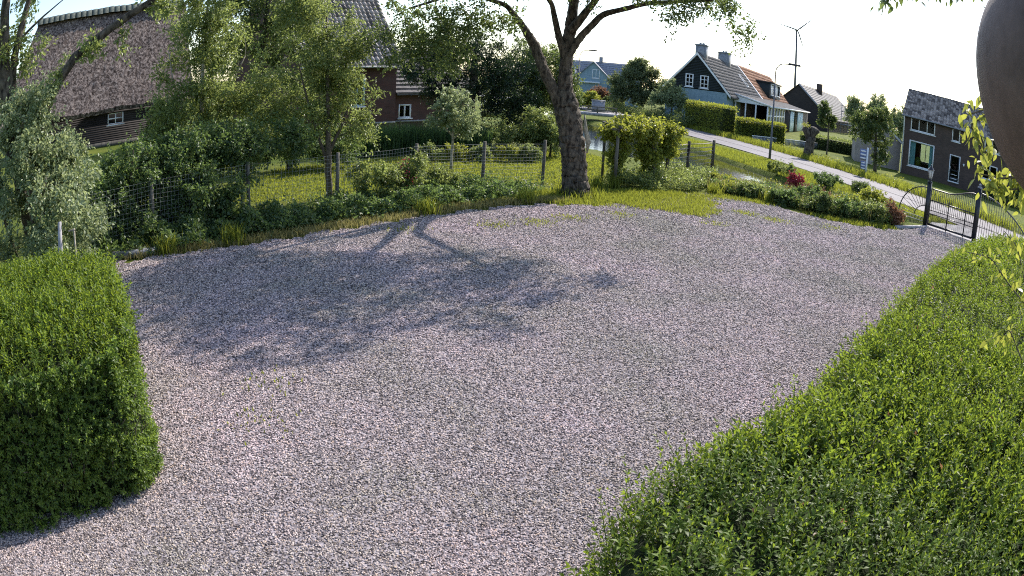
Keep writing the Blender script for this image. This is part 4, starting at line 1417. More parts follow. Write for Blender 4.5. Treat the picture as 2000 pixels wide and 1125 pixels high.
mb.box(2.43, 6.2, 0.26, 0.345, 0.62, 0.72)
mb.build('plinth_band', M['concrete'], F)
mb = MB()
mb.quad((2.45, -0.1, 2.35), (8.7, -0.1, 2.35), (8.7, 4.4, 5.2), (2.45, 4.4, 5.2))
mb.quad((2.45, -0.1, 2.25), (8.7, -0.1, 2.25), (8.7, 4.4, 5.1), (2.45, 4.4, 5.1))
mb.quad((2.45, -0.1, 2.25), (8.7, -0.1, 2.25), (8.7, -0.1, 2.35), (2.45, -0.1, 2.35))
for k in range(12):
    t = k / 12
    mb.beam((2.45, -0.1 + 4.5 * t, 2.4 + 2.85 * t), (8.7, -0.1 + 4.5 * t, 2.4 + 2.85 * t), 0.06, 0.05)
mb.build('wing_roof', M['darktile'], F)

# --- far house with the pale roof down the road
Q = thing('far_house', 'distant blue grey house with pale roof and cross gable, right of the big tree trunk', 'house', (11.1, 109.4, 0.0), 100)
mb = MB()
mb.poly([(-2.3, 0, -0.1), (2.4, 0, -0.1), (2.4, 0, 4.6), (0, 0, 6.9), (-2.3, 0, 4.6)])
mb.poly([(-6.0, 1.0, -0.1), (8.0, 1.0, -0.1), (8.0, 1.0, 4.3), (-6.0, 1.0, 4.3)])
mb.poly([(8, 1, -0.1), (8, 8, -0.1), (8, 8, 4.3), (8, 4.5, 7.1), (8, 1, 4.3)])
mb.build('wall', M['bluegrey'], Q)
for sg in (-1, 1):
    mb = MB()
    mb.quad((0, -0.3, 7.02), (sg * 2.75, -0.3, 4.38), (sg * 2.75, 4.0, 4.38), (0, 4.0, 7.02))
    mb.quad((0, -0.3, 7.02), (sg * 2.75, -0.3, 4.38), (sg * 2.75, -0.3, 4.22), (0, -0.3, 6.86))
    mb.build('gable_roof', M['zinc'], Q)
mb = MB()
mb.quad((-6.4, 0.7, 4.1), (8.3, 0.7, 4.1), (8.3, 4.5, 7.15), (-6.4, 4.5, 7.15))
mb.quad((-6.4, 8.3, 4.1), (8.3, 8.3, 4.1), (8.3, 4.5, 7.15), (-6.4, 4.5, 7.15))
for k in range(9):
    t = k / 9
    mb.beam((-6.4, 0.7 + 3.8 * t, 4.14 + 3.05 * t), (8.3, 0.7 + 3.8 * t, 4.14 + 3.05 * t), 0.06, 0.06)
mb.build('roof', M['zinc'], Q)
window(Q, -0.1, 1.1, 4.2, 5.7, -0.03, 2, 1, fw=0.1)
mb = MB()
mb.box(-5.2, -2.9, 0.3, 2.6, 4.4, 5.6)
mb.box(-5.4, -2.7, 0.1, 2.8, 5.6, 5.75)
dq = mb.build('dormer', M['white'], Q)
pm = MB()
for k in range(2):
    pm.box(-5.05 + k * 1.08, -4.12 + k * 1.08, 0.27, 0.3, 4.6, 5.5)
pm.build('pane', M['core'], dq)
mb = MB()
mb.box(-6.2, 1.2, -0.6, 1.0, 3.35, 3.6)
mb.build('porch_roof', M['white'], Q)
mb = MB()
mb.box(0.6, 1.2, 4.2, 4.8, 6.6, 8.0)
mb.build('chimney', M['zinc'], Q)

# ------------------------------------------------------------------ street furniture, fences, gate
def lamp(loc, h, label):
    t = thing('street_lamp', label, 'street lamp', loc, group='street lamps along the road')
    mb = MB()
    mb.tube([(0, 0, 0), (0, 0, 1.1), (0, 0, 1.15), (0, 0, h - 0.9)], [0.085, 0.08, 0.06, 0.045], 8)
    mb.build('pole', M['steel'], t)
    mb = MB()
    a = np.linspace(0, math.pi / 2, 7)
    pts = [(0, 0, h - 0.92)] + [(0.62 * (1 - math.cos(x)), 0, h - 0.75 + 0.68 * math.sin(x)) for x in a] + [(0.95, 0, h - 0.03)]
    mb.tube(pts, 0.035, 8)
    mb.build('arm', M['steel'], t)
    mb = MB()
    mb.add([(0.9, -0.09, h - 0.08), (1.75, -0.12, h - 0.06), (1.75, 0.12, h - 0.06), (0.9, 0.09, h - 0.08), (0.9, -0.06, h + 0.06), (1.68, -0.07, h + 0.08), (1.68, 0.07, h + 0.08), (0.9, 0.06, h + 0.06)],
           [(0, 1, 2), (0, 2, 3), (4, 6, 5), (4, 7, 6), (0, 5, 1), (0, 4, 5), (1, 6, 2), (1, 5, 6), (2, 7, 3), (2, 6, 7), (3, 4, 0), (3, 7, 4)])
    mb.build('lamp_head', M['iron'], t)
    return t
lamp((15.35, 39.3, 0), 6.25, 'slender street lamp on the verge in front of the orange roofed house')
lamp((5.65, 69.8, -0.1), 7.0, 'distant street lamp whose arm shows just right of the big trunk')

sg = thing('sign_board', 'two small blue and white boards on a white post beside the road', 'sign', (21.65, 37.35, 0), 120)
mb = MB()
mb.box(-0.06, 0.06, -0.06, 0.06, 0, 1.85)
mb.build('post', M['white'], sg)
for z0, z1, x0 in ((1.05, 1.72, -0.52), (0.42, 0.95, -0.42)):
    mb = MB()
    mb.box(x0, -0.062, -0.025, 0.015, z0, z1)
    bo = mb.build('board', M['signblue'], sg)
    for k in range(3):
        mb = MB()
        zz = z0 + (z1 - z0) * (k + 0.2) / 3
        mb.box(x0 + 0.04, -0.10, -0.030, -0.026, zz, zz + (z1 - z0) * 0.15)
        mb.build('stripe', M['white'], bo)

fence_posts = [(-9.55, 10.45), (-8.0, 12.74), (-6.42, 14.95), (-4.62, 16.75), (-2.9, 18.95), (-1.05, 20.25), (0.76, 21.2)]
fc = thing('wire_fence', 'long garden fence of square wire mesh on grey wooden posts left of the tree', 'fence', (0, 0, 0))
for x, y in fence_posts:
    mb = MB()
    le = rng.normal(0, 0.015, 2)
    mb.tube([(0, 0, -0.2), (le[0] * .5, le[1] * .5, 0.7), (le[0], le[1], 1.5 + rng.uniform(-0.03, 0.05))], [0.055, 0.052, 0.05], 8, 0.06)
    mb.build('post', M['postwood'], fc).location = (x, y, 0)
for (x0, y0), (x1, y1) in zip(fence_posts[:-1], fence_posts[1:]):
    mb = MB()
    L_ = math.hypot(x1 - x0, y1 - y0)
    off = np.array([(y1 - y0), -(x1 - x0)]) / L_ * 0.06
    n = int(L_ / 0.10)
    def wp(t, z):
        sag = 0.02 * math.sin(math.pi * t) * (1 + math.sin(z * 9 + x0))
        return np.array([x0 + (x1 - x0) * t + off[0] * (1 - 4 * t * (1 - t) * 0.3), y0 + (y1 - y0) * t + off[1], z - sag])
    for z in np.linspace(0.12, 1.42, 14):
        mb.tube([wp(0, z), wp(0.35, z), wp(0.65, z), wp(1, z)], 0.0032, 3, caps=False)
    for k in range(1, n):
        mb.tube([wp(k / n, 0.1), wp(k / n, 0.8), wp(k / n, 1.43)], 0.0028, 3, caps=False)
    mb.build('wire_mesh', M['wire'], fc)

rf_ = thing('rail_fence', 'short wooden fence with wire rails above the ditch right of the climber', 'fence', (0, 0, 0))
rp = [(5.55, 24.9), (6.75, 26.5), (8.45, 28.7)]
for x, y in rp:
    mb = MB()
    mb.tube([(x, y, -0.2), (x, y, 1.5)], [0.075, 0.07], 8, 0.08)
    mb.build('post', M['bark'], rf_)
for (x0, y0), (x1, y1) in zip(rp[:-1], rp[1:]):
    for z in np.linspace(0.35, 1.38, 7):
        mb = MB()
        mb.tube([(x0, y0, z), ((x0 + x1) / 2, (y0 + y1) / 2, z - 0.02), (x1, y1, z)], 0.02 if z > 0.7 else 0.012, 4)
        mb.build('rail', M['palebark'], rf_)

ab = thing('arbor', 'wooden garden arbor carrying a yellow green climber right of the big tree', 'arbor', (0, 0, 0))
for x, y in ((3.24, 22.45), (4.77, 23.5), (3.0, 24.1), (4.6, 25.0)):
    mb = MB()
    mb.tube([(x, y, -0.1), (x, y, 1.95)], 0.055, 8, 0.06)
    mb.build('post', M['postwood'], ab)
for a, b in (((3.0, 22.2, 1.98), (5.0, 23.7, 1.98)), ((2.8, 23.9, 1.98), (4.9, 25.2, 1.98)), ((3.3, 22.2, 2.06), (2.95, 24.4, 2.06)), ((4.0, 22.8, 2.06), (3.7, 24.8, 2.06)), ((4.8, 23.3, 2.06), (4.5, 25.3, 2.06))):
    mb = MB()
    mb.beam(a, b, 0.07, 0.07)
    mb.build('beam', M['postwood'], ab)

# wrought iron gate
GL, GR = np.array([15.8, 21.5]), np.array([17.3, 19.6])
gdir = (GR - GL) / np.linalg.norm(GR - GL)
GLEN = float(np.linalg.norm(GR - GL))
GAZ = math.degrees(math.atan2(gdir[0], gdir[1]))
def gate_post(xy, lantern, label):
    p = thing('gate_post', label, 'gate post', (xy[0], xy[1], 0), GAZ, 'posts of the iron gate')
    mb = MB()
    mb.box(-0.09, 0.09, -0.09, 0.09, -0.05, 1.72 if lantern else 2.08)
    mb.build('column', M['iron'], p)
    zt = 1.72 if lantern else 2.08
    mb = MB()
    mb.lathe([(0.0, 0), (0.12, 0.0), (0.12, 0.035), (0.05, 0.06), (0.05, 0.085), (0.075, 0.12), (0.03, 0.17), (0.0, 0.175)], (0, 0, zt), 10)
    mb.build('cap', M['iron'] if lantern else M['zinc'], p)
    if lantern:
        mb = MB()
        z0 = zt + 0.16
        mb.lathe([(0.03, 0), (0.09, 0.02), (0.14, 0.34), (0.0, 0.34)], (0, 0, z0), 6)
        ln_ = mb.build('lantern', M['lantern'], p)
        mb = MB()
        for k in range(6):
            a = k * math.pi / 3
            mb.beam((0.092 * math.cos(a), 0.092 * math.sin(a), z0 + 0.02), (0.142 * math.cos(a), 0.142 * math.sin(a), z0 + 0.34), 0.012)
        mb.build('lantern_frame', M['iron'], ln_)
        mb = MB()
        mb.lathe([(0.17, 0.34), (0.14, 0.37), (0.05, 0.47), (0.02, 0.50), (0.025, 0.54), (0.0, 0.57)], (0, 0, z0), 8)
        mb.build('lantern_hood', M['iron'], ln_)
    return p
gate_post(GL, True, 'black square gate post topped by a white lantern, beside the ditch')
gate_post(GR, False, 'black gate post with a small pale cap, where the gate meets the hedge')
gt_ = thing('iron_gate', 'black wrought iron gate of slender bars between the lantern post and capped post', 'gate', (GL[0], GL[1], 0), GAZ)
x0, x1 = 0.12, GLEN - 0.12
def topz(x):
    t = (x - x0) / (x1 - x0)
    return 1.50 + 0.32 * max(0.0, math.sin((t - 0.35) / 0.65 * math.pi / 2)) ** 2 if t > 0.35 else 1.50
xs = np.linspace(x0, x1, 25)
mb = MB()
mb.tube([(x, 0, topz(x)) for x in xs], 0.026, 6)
mb.build('top_rail', M['iron'], gt_)
for z, r in ((0.10, 0.045), (0.52, 0.017), (0.66, 0.017), (1.05, 0.024)):
    mb = MB()
    mb.tube([(x0, 0, z), (x1, 0, z)], r, 6)
    mb.build('rail', M['iron'], gt_)
for i, x in enumerate(xs):
    mb = MB()
    th_ = i in (0, 24)
    mb.tube([(x, 0, 0.1), (x, 0, topz(x))], 0.026 if th_ else 0.0125, 5)
    mb.build('stile' if th_ else 'bar', M['iron'], gt_)
for i in range(24):      # short bars between, up to the lock rail
    x = (xs[i] + xs[i + 1]) / 2
    mb = MB()
    mb.tube([(x, 0, 0.1), (x, 0, 0.66)], 0.010, 5)
    mb.build('short_bar', M['iron'], gt_)
for x, h in ((1.02, 1.22), (1.86, 1.12)):
    mb = MB()
    mb.lathe([(0.0, 0.02), (0.028, 0.02), (0.028, h * 0.6), (0.045, h * 0.62), (0.028, h * 0.66), (0.028, h * 0.9), (0.04, h * 0.93), (0.0, h)], (x, 0.0, 0), 8)
    mb.build('meeting_stile', M['iron'], gt_)
for i in range(7):       # scrolls under the arched end
    x = x0 + (x1 - x0) * (0.52 + i * 0.065)
    a = np.linspace(0, 2 * math.pi * 0.9, 10)
    zc = topz(x) - 0.11
    mb = MB()
    mb.tube([(x + 0.055 * math.cos(t), -0.012, zc + 0.075 * math.sin(t)) for t in a], 0.008, 4)
    mb.build('scroll', M['iron'], gt_)
def wing(xy, label, mode):
    wg = thing('gate_wing', label, 'gate wing', (xy[0], xy[1], 0), GAZ, 'side wings of the iron gate')
    if mode == 'fan':
        Rr, c = 1.25, (0.0, 0.28)
        a = np.linspace(math.pi / 2, math.pi, 14)
        for rad, nm, th in ((Rr, 'outer_arc', 0.024), (0.5, 'inner_arc', 0.018)):
            mb = MB()
            mb.tube([(c[0] + 0.08 * -1 + rad * math.cos(t), 0, c[1] + rad * 0.98 * math.sin(t)) for t in a], th, 5)
            mb.build(nm, M['iron'], wg)
        for k in range(9):
            t = math.pi / 2 + (k + 0.6) * math.pi / 2 / 9.5
            mb = MB()
            mb.tube([(-0.08 + 0.5 * math.cos(t), 0, c[1] + 0.49 * math.sin(t)), (-0.08 + (Rr + 0.06) * math.cos(t), 0, c[1] + (Rr + 0.06) * math.sin(t))], 0.012, 5)
            mb.build('spoke', M['iron'], wg)
        for z in (0.28, 0.14):
            mb = MB()
            mb.tube([(-0.08, 0, z), (-1.33, 0, z + 0.02)], 0.016, 5)
            mb.build('rail', M['zinc'], wg)
    else:
        xs2 = np.linspace(0.08, 2.6, 22)
        tz = lambda x: 0.75 + 1.15 * math.cos(min(1, x / 2.6) * math.pi / 2) ** 0.8
        mb = MB()
        mb.tube([(x, 0, tz(x)) for x in xs2], 0.032, 6)
        mb.build('top_rail', M['steel'], wg)
        for z in (0.12, 0.62):
            mb = MB()
            mb.tube([(0.08, 0, z), (2.6, 0, z)], 0.014, 5)
            mb.build('rail', M['iron'], wg)
        for x in xs2:
            mb = MB()
            mb.tube([(x, 0, 0.1), (x, 0, tz(x))], 0.0125, 5)
            mb.build('bar', M['iron'], wg)
wing(GL, 'fan shaped iron wing with spokes hanging over the ditch left of the gate', 'fan')
wing(GR, 'iron wing with a down sweeping top rail running into the hedge', 'sweep')

lf_ = thing('low_fence', 'low white topped slat fence beside the road below the clipped yellow hedge', 'fence', (19.3, 54.0, 0), 66)
LFL = 11.0
mb = MB()
mb.box(0, LFL, -0.04, 0.04, 0.50, 0.56)
mb.build('top_rail', M['white'], lf_)
sm_ = MB()
sm_.box(-0.05, 0.05, -0.02, 0.02, 0.0, 0.49)
smesh = sm_.mesh('slat', M['zinc'])
for k in range(62):
    link('slat', smesh, lf_, (0.1 + k * 0.176, 0.0, 0.0))

# wind turbine far away
wt = thing('wind_turbine', 'distant dark wind turbine rising behind the dark barn', 'wind turbine', (274.6, 644.0, 0))
mb = MB()
mb.tube([(0, 0, -1), (0, 0, 30), (0, 0, 86)], [1.7, 1.35, 0.9], 10)
mb.build('tower', M['steel'], wt)
mb = MB()
mb.tube([(0.6, 3, 86.6), (0, -2.0, 86.6), (-0.2, -3.2, 86.6)], [1.2, 1.3, 0.5], 8)
mb.build('nacelle', M['steel'], wt)
for ang in (43, 170, 290):
    mb = MB()
    a = R(ang)
    d_ = np.array([math.cos(a) * 0.95, math.cos(a) * -0.3, math.sin(a)])
    c_ = np.array([-0.2, -3.3, 86.6])
    mb.tube([c_, c_ + d_ * 4, c_ + d_ * 25], [0.5, 0.85, 0.2], 5)
    mb.build('blade', M['steel'], wt)

# footbridge, utility box, garden deck
fb = thing('footbridge', 'low pale footbridge with handrail over the ditch right of the big trunk', 'bridge', (0, 0, 0))
mb = MB()
mb.box(3.2, 9.6, 61.0, 63.0, 0.45, 0.68)
mb.build('deck', M['concrete'], fb)
for z in (0.98, 1.25):
    mb = MB()
    mb.beam((3.2, 61.1, z), (8.6, 61.1, z), 0.09, 0.09)
    mb.build('rail', M['postwood'], fb)
for x in (3.3, 5.0, 6.8, 8.5):
    mb = MB()
    mb.box(x - 0.05, x + 0.05, 61.03, 61.17, 0.68, 1.3)
    mb.build('post', M['postwood'], fb)
for x in (3.6, 9.3):
    mb = MB()
    mb.box(x - 0.5, x + 0.5, 61.1, 62.9, -0.9, 0.45)
    mb.build('abutment', M['darkplank'], fb)
ub = MB()
ub.box(6.55, 7.75, 63.5, 64.1, 0.65, 1.75)
ub.box(6.5, 7.8, 63.45, 64.15, 1.75, 1.82)
tag(ub.build('utility_box', M['zinc']), 'plain blue grey utility box behind the footbridge', 'box')
gd = thing('garden_deck', 'small white railed garden deck with a yellow board among bushes', 'deck', (-2.7, 45.0, 0), 95)
mb = MB()
mb.box(0, 1.9, 0, 1.4, 0.95, 1.03)
mb.build('deck', M['postwood'], gd)
mb = MB()
mb.box(0.1, 1.9, -0.05, -0.002, 0.72, 1.03)
mb.build('edge_board', M['yellowpaint'], gd)
for x in np.linspace(0.03, 1.87, 9):
    mb = MB()
    mb.box(x - 0.03, x + 0.03, 0.02, 0.08, 1.03, 1.95)
    mb.build('baluster', M['white'], gd)
for z in (1.25, 1.6, 1.95):
    mb = MB()
    mb.box(0, 1.9, 0.0, 0.10, z, z + 0.06)
    mb.build('rail', M['white'], gd)
for x in (0.1, 1.8):
    mb = MB()
    mb.box(x - 0.06, x + 0.06, 0.1, 0.22, -0.1, 0.95)
    mb.build('leg', M['postwood'], gd)

pp = MB()
pp.tube([(-7.33, 8.22, 0), (-7.31, 8.22, 0.9), (-7.28, 8.24, 1.55)], [0.06, 0.05, 0.035], 8, 0.15)
tag(pp.build('pale_post', M['concrete']), 'pale peeling post standing in the shrub behind the clipped hedge', 'post')
pp = MB()
pp.tube([(-7.09, 8.41, 0), (-7.07, 8.42, 1.4)], [0.02, 0.018], 6)
pp.beam((-7.2, 8.40, 1.36), (-7.05, 8.42, 1.38), 0.03, 0.03)
tag(pp.build('garden_stake', M['palebark']), 'thin garden stake with a short cross piece beside the pale post', 'stake')

# rounded bracket right beside the camera
kd = np.array([0.7759, 0.6172, 0.1305])
kb = thing('wall_bracket', 'smooth brown rounded bracket very close at the right edge of the view', 'bracket', tuple(np.array([0, 0, CAM_H]) + kd * 0.5))
mb = MB()
rr_ = 0.5 * math.sin(R(10.95))
a = np.linspace(-math.pi / 2, math.pi / 2, 40)
mb.lathe([(rr_ * math.cos(t) + 0.0, rr_ * math.sin(t)) for t in a], (0, 0, 0), 64)
mb.build('knob', M['brownwood'], kb, smooth=True)
mb = MB()
mb.tube([(0.04, -0.01, 0.0), (0.30, -0.14, 0.02), (0.6, -0.34, 0.04)], [0.05, 0.05, 0.05], 16)
mb.build('arm', M['brownwood'], kb, smooth=True)

# ------------------------------------------------------------------ trees and shrubs
tree('big_tree', 'big old forked tree with rough bark standing at the far edge of the gravel', 'tree',
     [(1.76, 20.15, -0.1, 0.50), (1.73, 20.14, 0.25, 0.40), (1.63, 20.14, 1.0, 0.365), (1.52, 20.15, 1.8, 0.36), (1.32, 20.16, 2.7, 0.36), (1.24, 20.16, 3.2, 0.235), (1.23, 20.16, 3.8, 0.185), (1.26, 20.16, 4.6, 0.18), (1.32, 20.16, 5.2, 0.17), (1.4, 20.0, 6.4, 0.12)],
     [(2.0, 17.2, 6.8, 4.3, 3.3, 0.9), (1.6, 17.0, 7.0, 3.6, 2.8, 0.9), (-0.3, 17.2, 6.7, 2.8, 2.4, 0.8), (4.6, 16.8, 5.75, 1.5, 1.3, 0.45), (5.6, 16.2, 5.2, 0.6, 0.6, 0.35), (-2.7, 18.4, 4.9, 1.8, 1.1, 0.7), (-2.4, 18.6, 4.7, 1.7, 1.0, 0.7), (-1.4, 18.7, 5.1, 1.5, 1.1, 0.6), (-0.8, 15.6, 6.5, 2.2, 2.2, 0.8), (3.9, 17.6, 6.3, 1.7, 1.4, 0.5), (-3.7, 18.2, 4.2, 1.2, 0.9, 0.6), (-2.4, 18.4, 3.9, 1.3, 0.8, 0.45)],
     620, 37, 0.5, 0.075, 'oak', 0.5,
     limbs=[[(1.42, 20.14, 2.15, 0.24), (0.98, 20.12, 3.05, 0.18), (0.58, 20.1, 3.78, 0.155), (0.30, 20.2, 4.48, 0.15), (-0.1, 20.15, 5.1, 0.105), (-0.6, 19.9, 5.7, 0.075), (-1.8, 19.3, 6.0, 0.05), (-3.2, 18.5, 5.4, 0.03)],
            [(1.26, 20.1, 4.25, 0.13), (1.6, 20.0, 4.85, 0.11), (2.2, 19.8, 5.6, 0.09), (3.4, 18.9, 6.0, 0.065), (4.8, 17.2, 6.1, 0.035)],
            [(1.25, 20.1, 4.0, 0.12), (0.95, 20.0, 4.9, 0.10), (0.7, 19.6, 5.8, 0.07), (0.0, 18.5, 6.5, 0.045), (-0.8, 16.5, 6.5, 0.025)],
            [(1.30, 20.1, 5.0, 0.15), (1.9, 19.5, 5.9, 0.09), (2.2, 18.2, 6.5, 0.06), (2.4, 16.0, 6.7, 0.03)]],
     sides=26, droop=0.12)

sc_m = MB()
sc_m.tube([(1.84, 19.90, 2.5), (1.90, 19.88, 2.1), (2.00, 19.90, 1.7), (1.99, 19.95, 1.35)], [0.02, 0.055, 0.075, 0.02], 7, 0.2)
big = bpy.data.objects['big_tree']
so2 = sc_m.build('bark_scar', M['palebark'], big, smooth=True)
so2.matrix_parent_inverse = Matrix.Translation(-Vector(big.location))
tree('leaning_tree', 'dark bare stemmed tree with one long limb leaning across the thatched roof', 'tree',
     [(-9.9, 10.3, 0, 0.22), (-10.1, 9.9, 2.2, 0.20), (-10.35, 9.5, 4.2, 0.17), (-10.5, 9.3, 6.2, 0.12), (-10.6, 9.2, 7.6, 0.07)],
     [(-10.4, 9.5, 5.4, 0.9, 0.9, 1.2), (-8.6, 11.0, 4.5, 0.9, 0.7, 0.55), (-7.4, 12.0, 5.6, 0.9, 0.8, 0.6), (-9.6, 10.1, 4.2, 0.8, 0.7, 0.7), (-8.0, 11.6, 6.6, 1.6, 1.3, 0.9)],
     75, 42, 0.34, 0.075, 'willow', 0.5,
     limbs=[[(-10.1, 9.95, 2.3, 0.12), (-10.2, 9.6, 4.2, 0.11), (-10.1, 9.7, 5.3, 0.09), (-9.95, 9.8, 6.4, 0.06)],
            [(-9.9, 10.2, 1.6, 0.13), (-9.55, 10.3, 3.5, 0.125), (-9.1, 10.6, 4.25, 0.115), (-8.5, 11.1, 4.8, 0.10), (-7.8, 11.6, 5.25, 0.085), (-6.9, 12.2, 5.8, 0.05)],
            [(-10.15, 9.7, 5.0, 0.035), (-9.8, 10.0, 5.35, 0.028), (-9.3, 10.4, 5.75, 0.012)]], sides=10)
tree('pale_shrub', 'large shrub with whitish leaves and faded blossom behind the clipped hedge at left', 'shrub',
     [(-9.2, 9.4, 0, 0.07), (-9.2, 9.4, 1.6, 0.05), (-9.3, 9.5, 3.0, 0.02)],
     [(-9.0, 9.4, 1.2, 1.55, 1.5, 1.3), (-9.5, 9.6, 2.6, 1.3, 1.2, 1.1), (-8.0, 8.8, 1.1, 1.0, 0.9, 1.0), (-10.6, 9.0, 1.6, 1.2, 1.2, 1.6), (-8.6, 9.6, 2.4, 0.9, 0.9, 0.9), (-9.6, 9.4, 3.4, 1.0, 1.0, 0.7)],
     250, 80, 0.34, 0.062, 'pale', 0.55, limbs=[[(-8.9, 9.2, 0, 0.05), (-8.5, 9.0, 1.2, 0.03), (-8.2, 8.9, 2.2, 0.015)], [(-9.6, 9.4, 0, 0.05), (-10.1, 9.2, 1.5, 0.03), (-10.4, 9.2, 2.8, 0.015)]], bark='twig')
tree('overgrown_shrub', 'dense dark green overgrowth smothering the left bays of the wire fence', 'shrub',
     [(-7.9, 14.2, 0, 0.06), (-7.8, 14.2, 1.2, 0.04), (-7.8, 14.2, 2.0, 0.02)],
     [(-8.9, 13.0, 1.1, 1.0, 0.9, 1.25), (-7.9, 14.2, 1.4, 1.0, 0.9, 1.1), (-6.9, 15.3, 1.6, 1.0, 0.9, 0.9), (-9.4, 12.2, 0.9, 0.9, 0.8, 1.2), (-5.9, 16.5, 1.75, 0.9, 0.7, 0.5), (-7.3, 14.2, 0.6, 0.8, 0.7, 0.6), (-8.3, 13.6, 0.7, 0.9, 0.7, 0.7), (-7.3, 15.2, 1.9, 1.1, 0.8, 0.5), (-8.4, 14.0, 1.8, 0.8, 0.7, 0.5), (-8.5, 12.2, 0.5, 0.8, 0.5, 0.6), (-7.4, 13.6, 0.8, 0.7, 0.5, 0.8), (-6.7, 14.3, 0.7, 0.5, 0.5, 0.6)],
     360, 78, 0.34, 0.06, 'ivy', 0.6, limbs=[[(-8.8, 12.9, 0, 0.05), (-8.8, 13.0, 1.5, 0.03), (-8.7, 13.0, 2.1, 0.015)], [(-6.8, 15.4, 0, 0.05), (-6.8, 15.4, 1.2, 0.03), (-6.6, 15.6, 2.0, 0.015)]], bark='twig')
tree('willow_tree', 'bright light green bushy tree left of centre in front of the thatched barn', 'tree',
     [(-9.3, 17.8, 0, 0.10), (-9.2, 17.7, 2.0, 0.08), (-9.2, 17.7, 4.5, 0.05), (-9.2, 17.7, 6.5, 0.02)],
     [(-9.2, 17.7, 3.2, 1.75, 1.4, 1.2), (-9.3, 17.7, 5.0, 1.7, 1.4, 1.3), (-9.1, 17.7, 6.8, 1.4, 1.1, 1.0), (-7.8, 18.3, 2.4, 1.1, 0.9, 1.0), (-10.3, 17.3, 2.2, 0.9, 0.9, 0.9)],
     230, 75, 0.46, 0.075, 'willow', 0.42, limbs=[[(-9.2, 17.7, 1.5, 0.05), (-8.5, 18.0, 3.0, 0.03), (-8.0, 18.2, 4.2, 0.015)], [(-9.2, 17.7, 1.8, 0.05), (-10.0, 17.4, 3.2, 0.03), (-10.3, 17.3, 4.6, 0.015)]], bark='palebark', droop=-0.1)
tree('fence_tree', 'slender multi stemmed light green tree growing right behind the fence posts', 'tree',
     [(-5.25, 18.2, 0, 0.10), (-5.3, 18.2, 1.5, 0.085), (-5.35, 18.2, 3.2, 0.05), (-5.5, 18.2, 5.2, 0.02)],
     [(-5.7, 18.2, 2.4, 1.5, 1.1, 0.8), (-5.6, 18.2, 3.8, 1.45, 1.1, 0.9), (-6.0, 18.1, 5.1, 1.1, 0.9, 0.8), (-4.4, 18.6, 2.1, 0.85, 0.6, 0.5), (-6.9, 17.8, 3.2, 1.0, 0.8, 1.0), (-6.4, 17.9, 5.8, 0.9, 0.8, 0.7), (-4.7, 18.4, 3.3, 0.8, 0.7, 0.8), (-5.0, 18.3, 4.6, 0.8, 0.7, 0.6)],
     200, 68, 0.44, 0.07, 'willow', 0.42, limbs=[[(-5.3, 18.2, 1.2, 0.06), (-4.9, 18.4, 2.2, 0.035), (-4.5, 18.6, 3.4, 0.015)], [(-5.3, 18.2, 1.0, 0.06), (-5.8, 18.1, 2.4, 0.035), (-6.3, 18.0, 4.2, 0.015)]], bark='twig', droop=-0.05)
tree('tall_dark_tree', 'tall dark tree with a straight trunk rising behind the two light green trees', 'tree',
     [(-10.3, 25, 0, 0.20), (-10.2, 25, 3, 0.17), (-10.1, 25, 7, 0.12), (-10, 25, 10, 0.05)],
     [(-10.2, 25, 5.2, 2.2, 1.8, 1.6), (-10.5, 25, 8.0, 2.2, 2.0, 1.6), (-8.6, 25.5, 4.0, 1.2, 1.0, 1.4), (-12.5, 24.3, 7.0, 1.6, 1.4, 1.2)],
     150, 80, 0.6, 0.095, 'oak', 0.5)
tree('back_shrub', 'grey green bush filling the gap between the light green trees and the farmhouse', 'shrub',
     [(-8.4, 23.5, 0, 0.08), (-8.4, 23.5, 1.5, 0.04), (-8.4, 23.5, 2.6, 0.02)],
     [(-8.3, 23.3, 1.0, 1.4, 1.0, 1.0), (-6.8, 24.2, 0.9, 1.0, 0.8, 0.9), (-9.8, 22.6, 1.1, 1.2, 0.9, 1.1)], 110, 80, 0.4, 0.075, 'ivy', 0.5)
tree('dark_yew', 'broad dark evergreen mass standing in front of the farmhouse wing', 'tree',
     [(-2.4, 31.5, 0, 0.25), (-2.3, 31.5, 3, 0.2), (-2.2, 31.5, 5.4, 0.08)],
     [(-2.3, 31.6, 3.7, 2.6, 1.8, 1.8), (-0.6, 32.0, 3.4, 1.9, 1.5, 2.0), (-3.6, 31.4, 4.6, 1.5, 1.2, 1.0), (-0.5, 32, 1.6, 1.6, 1.3, 1.4), (-4.6, 31.2, 4.2, 1.6, 1.2, 1.2), (-3.9, 31.0, 3.0, 1.5, 1.0, 0.9)],
     260, 80, 0.5, 0.085, 'yew', 0.35)
tree('garden_tree', 'rounded green tree with layered leaves directly left of the big trunk', 'tree',
     [(1.0, 34.5, 0, 0.18), (1.0, 34.5, 2.5, 0.14), (1.0, 34.5, 5.0, 0.05)],
     [(0.6, 34.3, 4.2, 1.9, 1.5, 1.4), (1.5, 34.6, 3.0, 1.5, 1.3, 1.2), (-0.4, 34.0, 3.0, 1.5, 1.2, 1.3), (1.0, 33.8, 1.5, 1.9, 1.2, 1.2)],
     190, 95, 0.5, 0.09, 'oak', 0.5)
tree('green_bush', 'fresh green bush on the grass slope beside the big trunk', 'shrub',
     [(1.35, 29.8, 0, 0.06), (1.35, 29.8, 0.8, 0.04), (1.4, 29.8, 1.6, 0.02)],
     [(1.3, 29.8, 0.9, 0.95, 0.8, 0.9), (0.6, 30.2, 1.3, 0.9, 0.8, 0.9), (-0.7, 29.8, 0.8, 0.9, 0.7, 0.8)], 95, 80, 0.34, 0.075, 'willow', 0.5)
